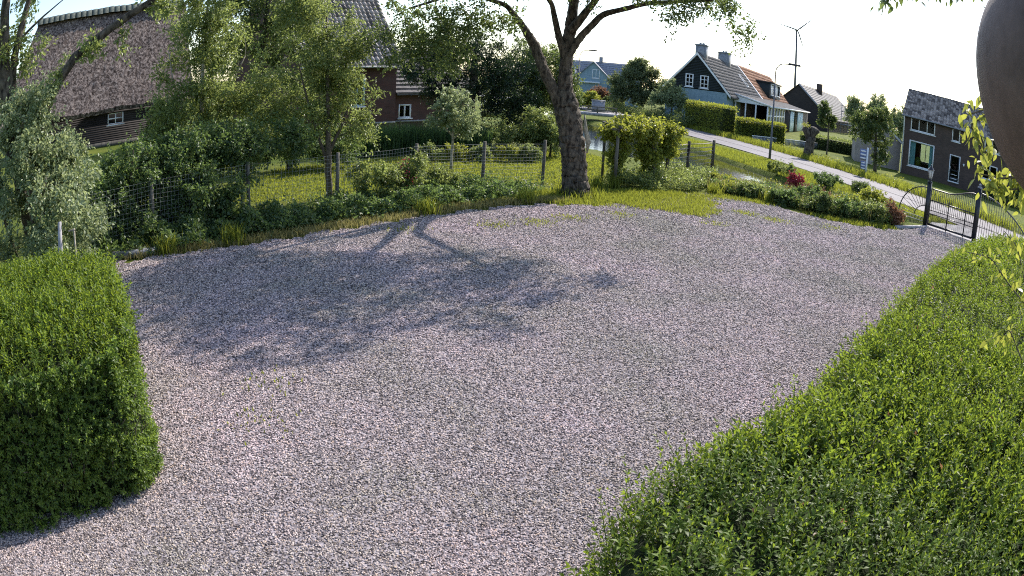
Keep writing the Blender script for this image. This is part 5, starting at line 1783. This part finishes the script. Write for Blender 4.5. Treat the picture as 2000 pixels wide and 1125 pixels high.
tree('fruit_tree', 'young fruit tree with a pale trunk and yellowish leaves behind the fence', 'tree',
     [(-2.42, 24.4, 0, 0.06), (-2.42, 24.4, 0.9, 0.05), (-2.38, 24.4, 1.8, 0.035), (-2.3, 24.4, 2.8, 0.015)],
     [(-2.4, 24.4, 2.3, 0.85, 0.75, 0.75), (-2.0, 24.5, 1.7, 0.7, 0.6, 0.5), (-2.9, 24.3, 1.8, 0.5, 0.5, 0.4)], 60, 46, 0.26, 0.075, 'pale', 0.5, bark='palebark',
     limbs=[[(-2.4, 24.4, 1.1, 0.03), (-2.0, 24.4, 1.6, 0.02), (-1.7, 24.5, 2.0, 0.01)], [(-2.4, 24.4, 1.2, 0.03), (-2.8, 24.4, 1.7, 0.02), (-3.0, 24.4, 2.2, 0.01)]])
tree('drooping_climber', 'yellow green climbing plant heaped over the wooden arbor', 'climber',
     [(4.75, 23.4, 0, 0.04), (4.75, 23.5, 1.0, 0.035), (4.6, 23.6, 1.9, 0.02)],
     [(3.35, 23.2, 1.95, 0.7, 0.9, 0.36), (4.2, 23.7, 2.05, 0.9, 1.0, 0.36), (5.2, 24.1, 1.95, 0.6, 0.7, 0.4), (4.5, 23.6, 1.2, 0.5, 0.5, 0.6), (3.4, 23.1, 0.9, 0.3, 0.4, 0.7), (5.3, 24.0, 1.3, 0.4, 0.4, 0.6)],
     190, 48, 0.30, 0.080, 'yellow', 0.6, limbs=[[(3.25, 22.5, 0, 0.035), (3.2, 22.6, 1.0, 0.03), (3.3, 22.8, 1.9, 0.02)]], bark='twig', droop=0.15)
tree('flowering_bush', 'leafy bush with a red flower spike in front of the fence post', 'shrub',
     [(-3.1, 18.5, 0, 0.03), (-3.1, 18.5, 0.5, 0.02), (-3.1, 18.5, 0.9, 0.01)],
     [(-3.9, 17.6, 0.6, 0.7, 0.5, 0.65), (-3.0, 18.6, 0.65, 0.65, 0.5, 0.6), (-2.2, 19.2, 0.45, 0.6, 0.4, 0.45)], 90, 70, 0.22, 0.055, 'willow', 0.5, bark='twig')
fl = MB()
P = np.array([-3.05, 18.15, 0.75]) + rng.normal(size=(60, 3)) * np.array([0.10, 0.06, 0.17])
add_leaves(fl, P, rand_dirs(60), rand_dirs(60), 0.06, 0.8)
stuff(tag(fl.build('red_flower', M['red'], tint=True), 'small red flower head in the leafy bush by the fence', 'flower'))
for i, (x, y, r_) in enumerate(((-3.6, 26.6, 0.55), (-2.5, 26.9, 0.5), (-1.5, 27.1, 0.6), (-0.4, 27.3, 0.5), (0.4, 27.6, 0.45))):
    tree('low_bush', ['low bush at the left end of the row across the lawn', 'second low bush from the left in the row across the lawn', 'largest low bush in the middle of the lawn row', 'second low bush from the right in the lawn row', 'smallest low bush at the right end of the lawn row'][i], 'bush',
         [(x, y, 0, 0.03), (x, y, 0.3, 0.02), (x, y, 0.5, 0.01)], [(x, y, 0.32, r_, 0.4, 0.34)], 26, 55, 0.2, 0.06, 'yellow' if i % 2 else 'willow', 0.5, group='low bushes across the lawn', bark='twig', minz=0.1)

# across the road
tree('roadside_tree', 'wide rounded grey green tree between the far house and the dark gable', 'tree',
     [(13.4, 77, 0, 0.25), (13.4, 77, 2, 0.2), (13.4, 77, 5, 0.08)],
     [(12.4, 77, 5.0, 1.6, 1.4, 1.3), (14.0, 77, 4.9, 1.4, 1.3, 1.2), (11.0, 76.5, 3.7, 1.5, 1.3, 1.2), (15.4, 76.6, 3.4, 1.5, 1.2, 1.2), (13.3, 76.2, 2.6, 2.6, 1.3, 1.4), (10.2, 76, 2.0, 1.2, 1.0, 1.1), (13.2, 77, 6.2, 0.9, 0.9, 0.6)],
     300, 52, 0.62, 0.14, 'thicket', 0.55)
tree('silvery_tree', 'smaller silvery green tree touching the left edge of the dark gable', 'tree',
     [(15.4, 69, 0, 0.12), (15.4, 69, 2, 0.1), (15.4, 69, 4, 0.04)],
     [(15.0, 69, 3.3, 1.3, 1.1, 1.3), (16.0, 68.4, 2.3, 1.2, 1.0, 1.3), (14.2, 69, 2.2, 1.1, 1.0, 1.1)], 110, 70, 0.45, 0.12, 'pale', 0.5)
tree('garden_shade_tree', 'leafy green tree in the lawn between the garage and the roadside sign', 'tree',
     [(25.4, 42.4, 0, 0.16), (25.3, 42.4, 1.2, 0.13), (25.1, 42.3, 3.2, 0.07), (25.0, 42.3, 4.6, 0.03)],
     [(25.2, 42.3, 3.0, 1.6, 1.3, 1.3), (24.3, 42.8, 2.9, 1.2, 1.0, 1.0), (25.4, 42.2, 4.2, 0.9, 0.9, 0.8), (25.7, 42.0, 1.3, 0.8, 0.8, 0.9), (23.8, 43.0, 3.6, 0.6, 0.6, 0.7)],
     130, 48, 0.42, 0.10, 'oak', 0.55)
tree('thin_tree', 'thin trunked small tree beside the left wall of the garage', 'tree',
     [(23.6, 47.6, 0, 0.07), (23.6, 47.6, 1.6, 0.06), (23.5, 47.6, 3.6, 0.02)],
     [(23.4, 47.6, 3.1, 0.9, 0.8, 0.8), (23.2, 47.8, 3.9, 0.5, 0.5, 0.5)], 45, 50, 0.32, 0.10, 'oak', 0.55)
for i, (x, y, h_) in enumerate(((53, 97, 7.6), (56.5, 95, 8.6), (60, 93, 7.4))):
    tree('distant_tree', ['distant pale tree at the left of three behind the garage', 'tallest distant pale tree of three behind the garage', 'distant pale tree next to the brick house roof'][i], 'tree',
         [(x, y, 0, 0.2), (x, y, 3, 0.15), (x, y, h_ - 1, 0.05)], [(x, y, h_ * 0.62, 2.0, 1.8, h_ * 0.36)], 70, 60, 0.8, 0.22, 'pale', 0.5, group='distant trees behind the garage')
tree('edge_shrub', 'dark green shrub at the right foot of the brick house', 'shrub',
     [(38.5, 37.5, 0, 0.06), (38.5, 37.5, 1, 0.03), (38.5, 37.5, 1.6, 0.02)],
     [(38.5, 37.5, 0.8, 2.0, 0.9, 0.8), (36.0, 38.5, 0.5, 1.4, 0.7, 0.5)], 90, 60, 0.35, 0.11, 'oak', 0.5)
for i, (x, y, h_, m_) in enumerate(((8.2, 84, 2.4, 'yellow'), (10.0, 88, 3.0, 'pink'), (11.3, 84.5, 2.0, 'oak'), (6.9, 96, 3.2, 'yellow'))):
    tree('roadside_shrub', ['yellow green roadside shrub right behind the footbridge rail', 'reddish brown shrub in front of the far house', 'dark low shrub between far house and wide tree', 'yellow shrub farthest along the road next to the trunk'][i], 'shrub',
         [(x, y, 0, 0.05), (x, y, 1, 0.03), (x, y, h_ - .4, 0.02)], [(x, y, h_ * 0.5, 1.5, 1.2, h_ * 0.5)], 60, 55, 0.4, 0.14, m_, 0.5, group='shrubs along the far road')

pw_ = thing('pollard_willow', 'stubby pollarded willow trunk with knobbly top beside the road', 'tree', (20.35, 44.2, 0))
mb = MB()
mb.tube([(0, 0, -0.1), (0.0, 0, 0.5), (0.05, 0, 1.2), (0.08, 0, 1.6)], [0.46, 0.38, 0.34, 0.40], 10, 0.08)
mb.build('trunk', M['bark'], pw_, smooth=True)
for a, b, r0, r1 in (((0.0, 0, 1.35), (-0.42, 0.05, 2.15), 0.26, 0.30), ((0.1, 0, 1.4), (0.35, 0, 2.25), 0.30, 0.42)):
    mb = MB()
    a, b = np.array(a), np.array(b)
    mb.tube([a, (a + b) / 2, b - (b - a) * 0.12, b, b + (b - a) * 0.12], [r0, r0 * 0.95, r1, r1 * 0.85, r1 * 0.3], 9, 0.14)
    mb.build('knob', M['bark'], pw_, smooth=True)
lfm = MB()
P = np.array([-0.42, 0, 2.35]) + rng.normal(size=(90, 3)) * np.array([0.16, 0.16, 0.08])
add_leaves(lfm, P, rand_dirs(90, 0.8), rand_dirs(90, 0.5), 0.14, 0.35)
lfm.build('crown', M['yellow'], pw_, tint=True)

def leafy_hedge(name, label, pts, width, height, n, leaf, mat, top=None):
    """clipped hedge along a line: near-black solid for the inner shade, leaves over its faces"""
    t_ = thing(name, label, 'hedge', (pts[0][0], pts[0][1], 0))
    o0 = np.array([pts[0][0], pts[0][1], 0.0])
    core, lv = MB(), MB()
    p = np.array(pts, float)
    lens = np.hypot(*np.diff(p, axis=0).T)
    for (x0, y0), (x1, y1), L_ in zip(p[:-1], p[1:], lens):
        u = np.array([x1 - x0, y1 - y0]) / L_
        nn = np.array([-u[1], u[0]])
        m_ = int(n * L_ / lens.sum())
        k = width / 2 - 0.12
        c = [np.array([*(np.array([x0, y0]) + nn * a), z]) - o0 for z in (0, height - 0.15) for a in (-k, k)]
        e = [np.array([*(np.array([x1, y1]) + nn * a), z]) - o0 for z in (0, height - 0.15) for a in (-k, k)]
        for i, j in ((0, 1), (1, 3), (3, 2), (2, 0)):
            core.quad(c[i], e[i], e[j], c[j])
        core.quad(c[0], c[1], c[3], c[2])
        core.quad(e[0], e[1], e[3], e[2])
        t = rng.uniform(0, 1, m_)
        t = np.where(rng.uniform(0, 1, m_) < 0.16, rng.choice([0.0, 1.0], m_), t)
        endk = (t == 0.0) | (t == 1.0)
        per = rng.uniform(0, 2 * height + width, m_)
        a = np.where(per < height, -width / 2, np.where(per < height + width, per - height - width / 2, width / 2))
        z = np.where(per < height, per, np.where(per < height + width, height, 2 * height + width - per))
        a = np.where(endk, rng.uniform(-width / 2, width / 2, m_), a)
        z = np.where(endk, rng.uniform(0, height, m_), z)
        b_ = 0.10 * lump(t * L_ * 1.2, z * 2 + a)
        a = a * (1 + b_ / width * 2)
        z = np.maximum(0.02, z * (1 + b_ / height) + rng.normal(0, 0.03, m_))
        P = np.column_stack([x0 + (x1 - x0) * t + nn[0] * a, y0 + (y1 - y0) * t + nn[1] * a, z]) - o0 + rng.normal(0, 0.05, (m_, 3))
        out = np.column_stack([nn[0] * np.sign(a) * (np.abs(a) > width * 0.47), nn[1] * np.sign(a) * (np.abs(a) > width * 0.47), (z > height * 0.92) * 1.0 + 0.3])
        add_leaves(lv, P, out * 0.8 + rand_dirs(m_) * 0.8, rand_dirs(m_, 0.8), leaf * rng.uniform(0.6, 1.3, m_), 0.55, np.clip(rng.normal(0.5, 0.25, m_), 0, 1))
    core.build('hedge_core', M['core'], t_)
    stuff(lv.build('foliage', M[mat], t_, tint=True))
    return t_
leafy_hedge('garden_hedge', 'tall dark clipped hedge in front of the blue grey house base', [(16.9, 66.5), (18.4, 58.2)], 1.5, 2.55, 9000, 0.15, 'yellow')
leafy_hedge('front_hedge', 'lower yellow green clipped hedge in front of the garden room', [(18.6, 56.5), (22.9, 55.6)], 1.3, 1.75, 6500, 0.14, 'yellow')
leafy_hedge('side_hedge', 'low green hedge behind the slat fence right of the pollard', [(26.0, 58.5), (31.5, 57.0)], 1.2, 1.2, 4000, 0.14, 'willow')

# ------------------------------------------------------------------ ground cover, grass, weeds
def along(pts, n, spread):
    p = np.array(pts, float)
    s_ = np.concatenate([[0], np.cumsum(np.hypot(*np.diff(p, axis=0).T))])
    t = rng.uniform(0, s_[-1], n)
    q = np.stack([np.interp(t, s_, p[:, k]) for k in range(2)], 1)
    return q + rng.normal(0, 1, (n, 2)) * spread

def cover(name, label, cat, q, zmax, leaf, mat, wd=0.6, seed=1.0, zmin=0.0):
    h = zmin + (zmax - zmin) * np.clip(0.5 + 0.6 * lump(q[:, 0] * seed, q[:, 1] * seed, 1.3), 0.05, 1.1)
    n = len(q)
    z = h * rng.uniform(0.15, 1, n) ** 0.6
    mb = MB()
    add_leaves(mb, np.column_stack([q, z]), rand_dirs(n, 0.2), rand_dirs(n, 1.0), leaf * rng.uniform(0.6, 1.3, n), wd, np.clip(rng.normal(0.5, 0.25, n), 0, 1))
    o = mb.build(name, M[mat], tint=True)
    return stuff(tag(o, label, cat))

def blades(name, label, cat, q, h, mat, width=0.012, lean=0.35, z0=0.0):
    n = len(q)
    hh = h * rng.uniform(0.45, 1.25, n)
    a = rng.uniform(0, 6.28, n)
    b_ = rng.uniform(0, 6.28, n)
    wv = width * rng.uniform(0.6, 1.3, n)
    P0 = np.column_stack([q, np.full(n, z0)])
    sd = np.column_stack([np.cos(a) * wv, np.sin(a) * wv, np.zeros(n)])
    ln = np.column_stack([np.cos(b_), np.sin(b_), np.zeros(n)]) * (hh * lean * rng.uniform(0, 1.2, n))[:, None]
    mid = P0 + ln * 0.35 + np.column_stack([np.zeros((n, 2)), hh * 0.6])
    tip = P0 + ln + np.column_stack([np.zeros((n, 2)), hh])
    v = np.stack([P0 - sd, P0 + sd, mid + sd * 0.7, mid - sd * 0.7, tip], 1).reshape(-1, 3)
    f = (np.array([[0, 1, 2], [0, 2, 3], [3, 2, 4]])[None] + 5 * np.arange(n)[:, None, None]).reshape(-1, 3)
    mb = MB()
    mb.add(v, f, np.repeat(np.clip(rng.normal(0.5, 0.28, n), 0, 1), 3))
    return stuff(tag(mb.build(name, M[mat], tint=True), label, cat))

EDGE = [(-8.3, 11.6), (-7.3, 11.9), (-5.4, 13.3), (-3.5, 15.1), (-1.5, 17.2), (0.4, 18.8), (1.4, 19.2)]
FOOT = [(-9.2, 11.2), (-7.8, 12.6), (-6.2, 14.6), (-4.4, 16.3), (-2.8, 18.4), (-1.0, 19.8), (0.3, 20.4)]
q = np.concatenate([along(FOOT, 15000, 0.34), along([(-7.6, 12.1), (-5.9, 13.9), (-3.9, 15.8), (-2.0, 17.8), (-0.4, 19.2)], 15000, 0.28)])
q = q[~in_poly(q[:, 0], q[:, 1], GRAVEL) | (seg_dist(q[:, 0], q[:, 1], GRAVEL) < 0.22)]
cover('ground_cover', 'dark leafy ground cover along the foot of the wire fence', 'ground cover', q, 0.62, 0.09, 'ivy')
q = along(EDGE, 5200, 0.16)
blades('edge_grass', 'dry yellowish grass fringe between gravel and fence planting', 'grass', q, 0.16, 'drygrass', 0.010, 0.8)
PATCH = [(2.4, 19.0), (3.2, 18.7), (4.2, 18.6), (4.9, 18.2), (5.7, 18.7), (6.1, 19.8), (6.3, 21.8), (5.2, 22.6), (3.6, 22.2), (2.6, 20.6)]
q = sample_poly(22000, [(1.8, 19.6), (2.6, 18.2), (4.4, 17.6), (6.2, 18.2), (6.9, 20.0), (6.6, 22.4), (5.2, 22.9), (3.6, 22.4)])
ed_ = seg_dist(q[:, 0], q[:, 1], PATCH) * np.where(in_poly(q[:, 0], q[:, 1], PATCH), 1, -1)
q = q[ed_ + 0.45 * lump(q[:, 0], q[:, 1], 1.6) + 0.2 * lump(q[:, 1], q[:, 0], 4.0) + rng.normal(0, 0.12, len(q)) > 0.1]
q = np.concatenate([q, sample_poly(3500, [(0.4, 18.7), (2.6, 18.6), (3.0, 20.6), (0.6, 20.8)]) + rng.normal(0, 0.12, (3500, 2)), along([(6.3, 21.9), (7.2, 22.2), (8.6, 21.6)], 1500, 0.25), along([(9.8, 20.5), (11, 19.9), (13, 20.0)], 1300, 0.2)])
blades('grass_patch', 'sunlit yellow green grass patch creeping onto the far gravel', 'grass', q, 0.12, 'grass', 0.010, 0.8)
LAWN = [(-8.5, 17.2), (-5.8, 17.6), (-2.6, 20.6), (0.6, 22.0), (2.6, 21.2), (3.0, 24), (4.2, 30), (2.8, 33.5), (-2, 30), (-9, 24)]
blades('lawn_grass', 'bright mown lawn in the garden behind the wire fence', 'grass', sample_poly(26000, LAWN), 0.07, 'grass', 0.02, 0.6, 0.0)
rt_ = along([(1.75, 20.2), (1.75, 20.1)], 700, 0.42)
blades('trunk_grass', 'longer grass tufts around the base of the big trunk', 'grass', rt_, 0.30, 'grass', 0.012, 0.6)
tf = np.concatenate([along([(x, y), (x + .02, y)], 160, 0.13) for x, y in ((-7.2, 11.9), (-6.0, 12.9), (-2.2, 16.4), (0.2, 18.6), (6.8, 22.6), (8.8, 22.1), (2.6, 22.0), (3.2, 22.4), (7.6, 23.4))])
blades('weed_tufts', 'scattered taller grass tufts along the gravel edge', 'grass', tf, 0.42, 'grass', 0.013, 0.5)
VERGE = [(9.0, 50.5), (11.9, 50.2), (15.3, 38.8), (17.0, 29.3), (18.9, 22.8), (17.2, 23.4), (15.2, 26), (13.8, 29), (12.3, 34), (11.4, 39.5)]
vq = sample_poly(19000, VERGE)
blades('verge_grass', 'rough grass bank between ditch water and road', 'grass', vq, 0.16, 'grass', 0.016, 0.7, -0.05)
OFF = RF + np.array([0.55, 0.2])
sel = OFF[(OFF[:, 1] > 24) & (OFF[:, 1] < 100)]
blades('roadside_grass', 'tall sunlit grass along the far side of the road', 'grass', along([tuple(p) for p in sel], 15000, 0.45), 0.42, 'grass', 0.025, 0.6)
sel2 = (RF + np.array([1.3, 0.4]))
sel2 = sel2[(sel2[:, 1] > 23) & (sel2[:, 1] < 52)]
cover('roadside_plants', 'low yellow green plants bordering the gardens across the road', 'plants', along([tuple(p) for p in sel2], 9000, 0.5), 0.65, 0.11, 'yellow', 0.45)
BANK = [(6.7, 23.2), (8.6, 22.5), (10.2, 20.9), (12.6, 20.1), (14.6, 21.1), (13.9, 22.4), (11.7, 24.0), (9.8, 25.0), (8.0, 25.6)]
bq = sample_poly(22000, BANK)
cover('bank_plants', 'mixed leafy plants on the ditch bank beside the gravel', 'plants', bq, 0.5, 0.10, 'ivy', 0.5, 1.2)
bq2 = sample_poly(5500, BANK)
cover('bank_flowers', 'pale yellowish flowering plants among the bank growth', 'plants', bq2, 0.6, 0.085, 'yellow', 0.45, 0.8, 0.1)
blades('bank_grass', 'long grass stems on the ditch bank', 'grass', sample_poly(2500, BANK), 0.5, 'drygrass', 0.012, 0.4)
for i, (x, y, h_, r_, m_, lb) in enumerate((
        (13.5, 20.75, 0.8, 0.55, 'pink', 'reddish brown shrub at the gravel corner left of the gate'),
        (11.0, 25.0, 0.85, 0.40, 'red', 'dark red flowering plant on the ditch bank'),
        (9.3, 21.9, 0.55, 0.6, 'ivy', 'low green shrub at the far end of the gravel bank'),
        (10.4, 21.0, 0.7, 0.65, 'oak', 'dark green shrub second along the gravel bank'),
        (11.5, 20.8, 0.75, 0.65, 'ivy', 'bushy green shrub in the middle of the gravel bank'),
        (12.5, 20.7, 0.75, 0.6, 'willow', 'light green shrub beside the reddish shrub'),
        (12.2, 22.4, 0.6, 0.8, 'yellow', 'yellowish green shrub behind the gravel bank near the gate'),
        (9.4, 23.4, 0.4, 0.7, 'pale', 'pale leaved spreading shrub on the ditch bank'),
        (14.2, 22.0, 0.55, 0.5, 'oak', 'dark shrub under the fan shaped gate wing'),
        (8.2, 22.9, 0.5, 0.6, 'willow', 'light green shrub at the left end of the ditch bank'),
        (10.6, 22.6, 0.7, 0.8, 'ivy', 'broad mid green shrub in the middle of the ditch bank'),
        (11.4, 23.6, 0.6, 0.7, 'pink', 'brownish flowering shrub right of the dark red plant'),
        (7.7, 24.8, 0.45, 0.6, 'yellow', 'yellowish shrub by the last post of the rail fence'),
        (13.2, 24.6, 0.3, 0.8, 'oak', 'dark low shrub on the water edge near the gate'),
        (14.4, 28.8, 0.7, 0.9, 'ivy', 'dark shrub on the far bank halfway along the ditch'),
        (13.4, 32.5, 0.6, 0.9, 'willow', 'light shrub on the far bank below the street lamp'),
        (15.6, 26.0, 0.6, 0.8, 'yellow', 'yellow green shrub on the far bank opposite the gate wing'),
        (16.4, 28.6, 0.5, 0.7, 'oak', 'small dark shrub at the road edge above the ditch'))):
    tree('bank_shrub', lb, 'shrub', [(x, y, -0.1, 0.03), (x, y, 0.3, 0.02), (x, y, h_ * 0.7, 0.01)], [(x, y, h_ * 0.5, r_, r_ * 0.85, h_ * 0.5)], 42, 40, 0.18, 0.06, m_, 0.5, group='shrubs on the ditch bank', bark='twig', minz=0.08)

# ------------------------------------------------------------------ the yellow green creeper near the camera
def vine_leaf(m):
    mb = MB()
    out = [(0, 0), (0.20, 0.10), (0.40, 0.30), (0.42, 0.48), (0.28, 0.74), (0.10, 0.92), (0.0, 1.04)]
    n = len(out)
    v = [(x * 0.5, y, 0.10 * x * x - 0.22 * y * y) for x, y in out] + [(-x * 0.5, y, 0.10 * x * x - 0.22 * y * y) for x, y in out[1:-1]] + [(0, 0.45, -0.06)]
    c = len(v) - 1
    rim = list(range(n)) + list(range(2 * n - 3, n - 1, -1))
    mb.add(v, [(rim[i], rim[(i + 1) % len(rim)], c) for i in range(len(rim))], rng.uniform(0.1, 1.0))
    return mb.mesh('leaf', m, tint=True)
VL = [vine_leaf(M['vine']) for _ in range(6)]
VD = [vine_leaf(M['oak']) for _ in range(4)]
def creeper(label, paths, nper, size, spread, VL):
    t_ = thing('creeper', label, 'climber', paths[0][0], group='creeper stems beside the camera')
    o0 = np.array(paths[0][0], float)
    for path in paths:
        p = np.array(path, float) - o0
        st = MB()
        t = np.linspace(0, len(p) - 1, 4 * len(p))
        q = np.stack([np.interp(t, np.arange(len(p)), p[:, k]) for k in range(3)], 1)
        q[1:-1] = 0.25 * q[:-2] + 0.5 * q[1:-1] + 0.25 * q[2:]
        st.tube(q, np.linspace(0.008, 0.003, len(q)), 5)
        st.build('stem', M['twig'], t_)
        n = nper
        k = rng.uniform(0.02, 1, n)
        P = np.stack([np.interp(k * (len(q) - 1), np.arange(len(q)), q[:, j]) for j in range(3)], 1) + rng.normal(0, spread, (n, 3))
        for i in range(n):
            A = unit(rng.normal(size=3) * 0.7 + np.array([0, 0, -0.9]))
            Nn = unit(rng.normal(size=3) * 0.6 + np.array([-0.35, -0.5, 0.6]))
            S = unit(np.cross(A, Nn))
            U = np.cross(S, A)
            s_ = size * rng.uniform(0.55, 1.25)
            o = bpy.data.objects.new('leaf', VL[i % len(VL)])
            o.matrix_local = Matrix([[S[j] * s_, A[j] * s_, U[j] * s_, P[i][j]] for j in range(3)] + [[0, 0, 0, 1]])
            COL.objects.link(o)
            o.parent = t_
creeper('yellow green creeper hanging in front of the brick house roof next to the brown bracket', [
    [(2.5, 2.35, 3.85), (2.34, 2.47, 3.78), (2.16, 2.62, 3.66)], [(2.36, 2.42, 3.80), (2.18, 2.61, 3.62), (2.23, 2.56, 3.54), (2.30, 2.50, 3.46)],
    [(2.5, 2.3, 3.48), (2.36, 2.45, 3.40), (2.22, 2.57, 3.385)], [(2.50, 2.3, 3.42), (2.40, 2.41, 3.36), (2.28, 2.52, 3.34)]], 72, 0.066, 0.042, VL)
creeper('loose creeper spray drooping over the right hedge', [
    [(3.95, 3.1, 2.35), (3.58, 3.49, 2.62), (3.44, 3.62, 2.76), (3.26, 3.79, 2.74)], [(3.76, 3.3, 2.5), (3.61, 3.46, 2.90), (3.50, 3.56, 2.98)], [(3.8, 3.26, 2.1), (3.66, 3.41, 2.30), (3.60, 3.46, 2.15)]], 50, 0.075, 0.06, VL)
creeper('dark leafy fringe hanging into the top right corner above the camera', [
    [(2.4, 2.1, 4.42), (1.9, 2.34, 4.235), (1.77, 2.44, 4.205), (1.63, 2.54, 4.15), (1.53, 2.60, 4.085)], [(2.4, 2.0, 4.5), (2.0, 2.26, 4.27), (1.85, 2.38, 4.235)], [(2.3, 2.1, 4.5), (1.80, 2.42, 4.235), (1.70, 2.5, 4.18)]], 96, 0.055, 0.026, VD)

WILD = [(2.9, 22.6), (4.6, 21.9), (6.4, 23.0), (8.0, 26.0), (7.0, 28.0), (5.6, 27.0), (4.2, 25.2)]
cover('wild_plants', 'wild green plants between the arbor and the rail fence', 'plants', sample_poly(16000, WILD), 0.8, 0.10, 'willow', 0.42, 1.1)

REEDS = [(-6.4, 27.0), (-4.5, 28.6), (-1.2, 29.0), (-1.4, 30.6), (-5.4, 30.4), (-7.4, 28.6)]
blades('reed_bed', 'dark green reeds in front of the farmhouse wing', 'reeds', sample_poly(6000, REEDS), 1.15, 'ivyblade', 0.022, 0.35)
cover('shade_plants', 'dark low plants in the shade below the farmhouse wing', 'plants', sample_poly(7000, REEDS), 0.7, 0.12, 'ivy', 0.5, 0.8)
mq = np.concatenate([along([(x, y), (x + 0.3, y + 0.1)], n, 0.22) for x, y, n in ((0.4, 15.9, 220), (1.2, 16.7, 160), (-0.6, 15.4, 120), (2.6, 17.6, 160), (6.8, 19.4, 220), (7.6, 18.7, 160), (5.2, 17.3, 100), (-2.6, 14.6, 90), (9.5, 18.4, 120), (-2.9, 6.6, 40), (-2.7, 5.6, 40))])
blades('gravel_weeds', 'small mossy weeds growing in patches out of the gravel', 'weeds', mq, 0.05, 'grass', 0.010, 0.8, 0.03)
tw_ = MB()
for k in range(26):
    x, y = rng.uniform(-2.6, 3.5), rng.uniform(4.2, 10.5)
    a = rng.uniform(0, 6.28)
    L_ = rng.uniform(0.03, 0.10)
    tw_.tube([(x, y, 0.045), (x + L_ * math.cos(a) * 0.5, y + L_ * math.sin(a) * 0.5, 0.052), (x + L_ * math.cos(a + 0.3), y + L_ * math.sin(a + 0.3), 0.045)], [0.006, 0.007, 0.003], 4)
stuff(tag(tw_.build('twig_litter', M['bark']), 'short dark twigs and leaf litter lying on the gravel', 'litter'))
cover('roadside_thicket', 'dark tangled undergrowth along the road below the wide tree', 'undergrowth', along([(9.6, 80), (12.2, 72), (14.6, 66.5), (16.0, 63)], 9000, 0.7), 1.7, 0.15, 'oak', 0.5, 0.9, 0.4)
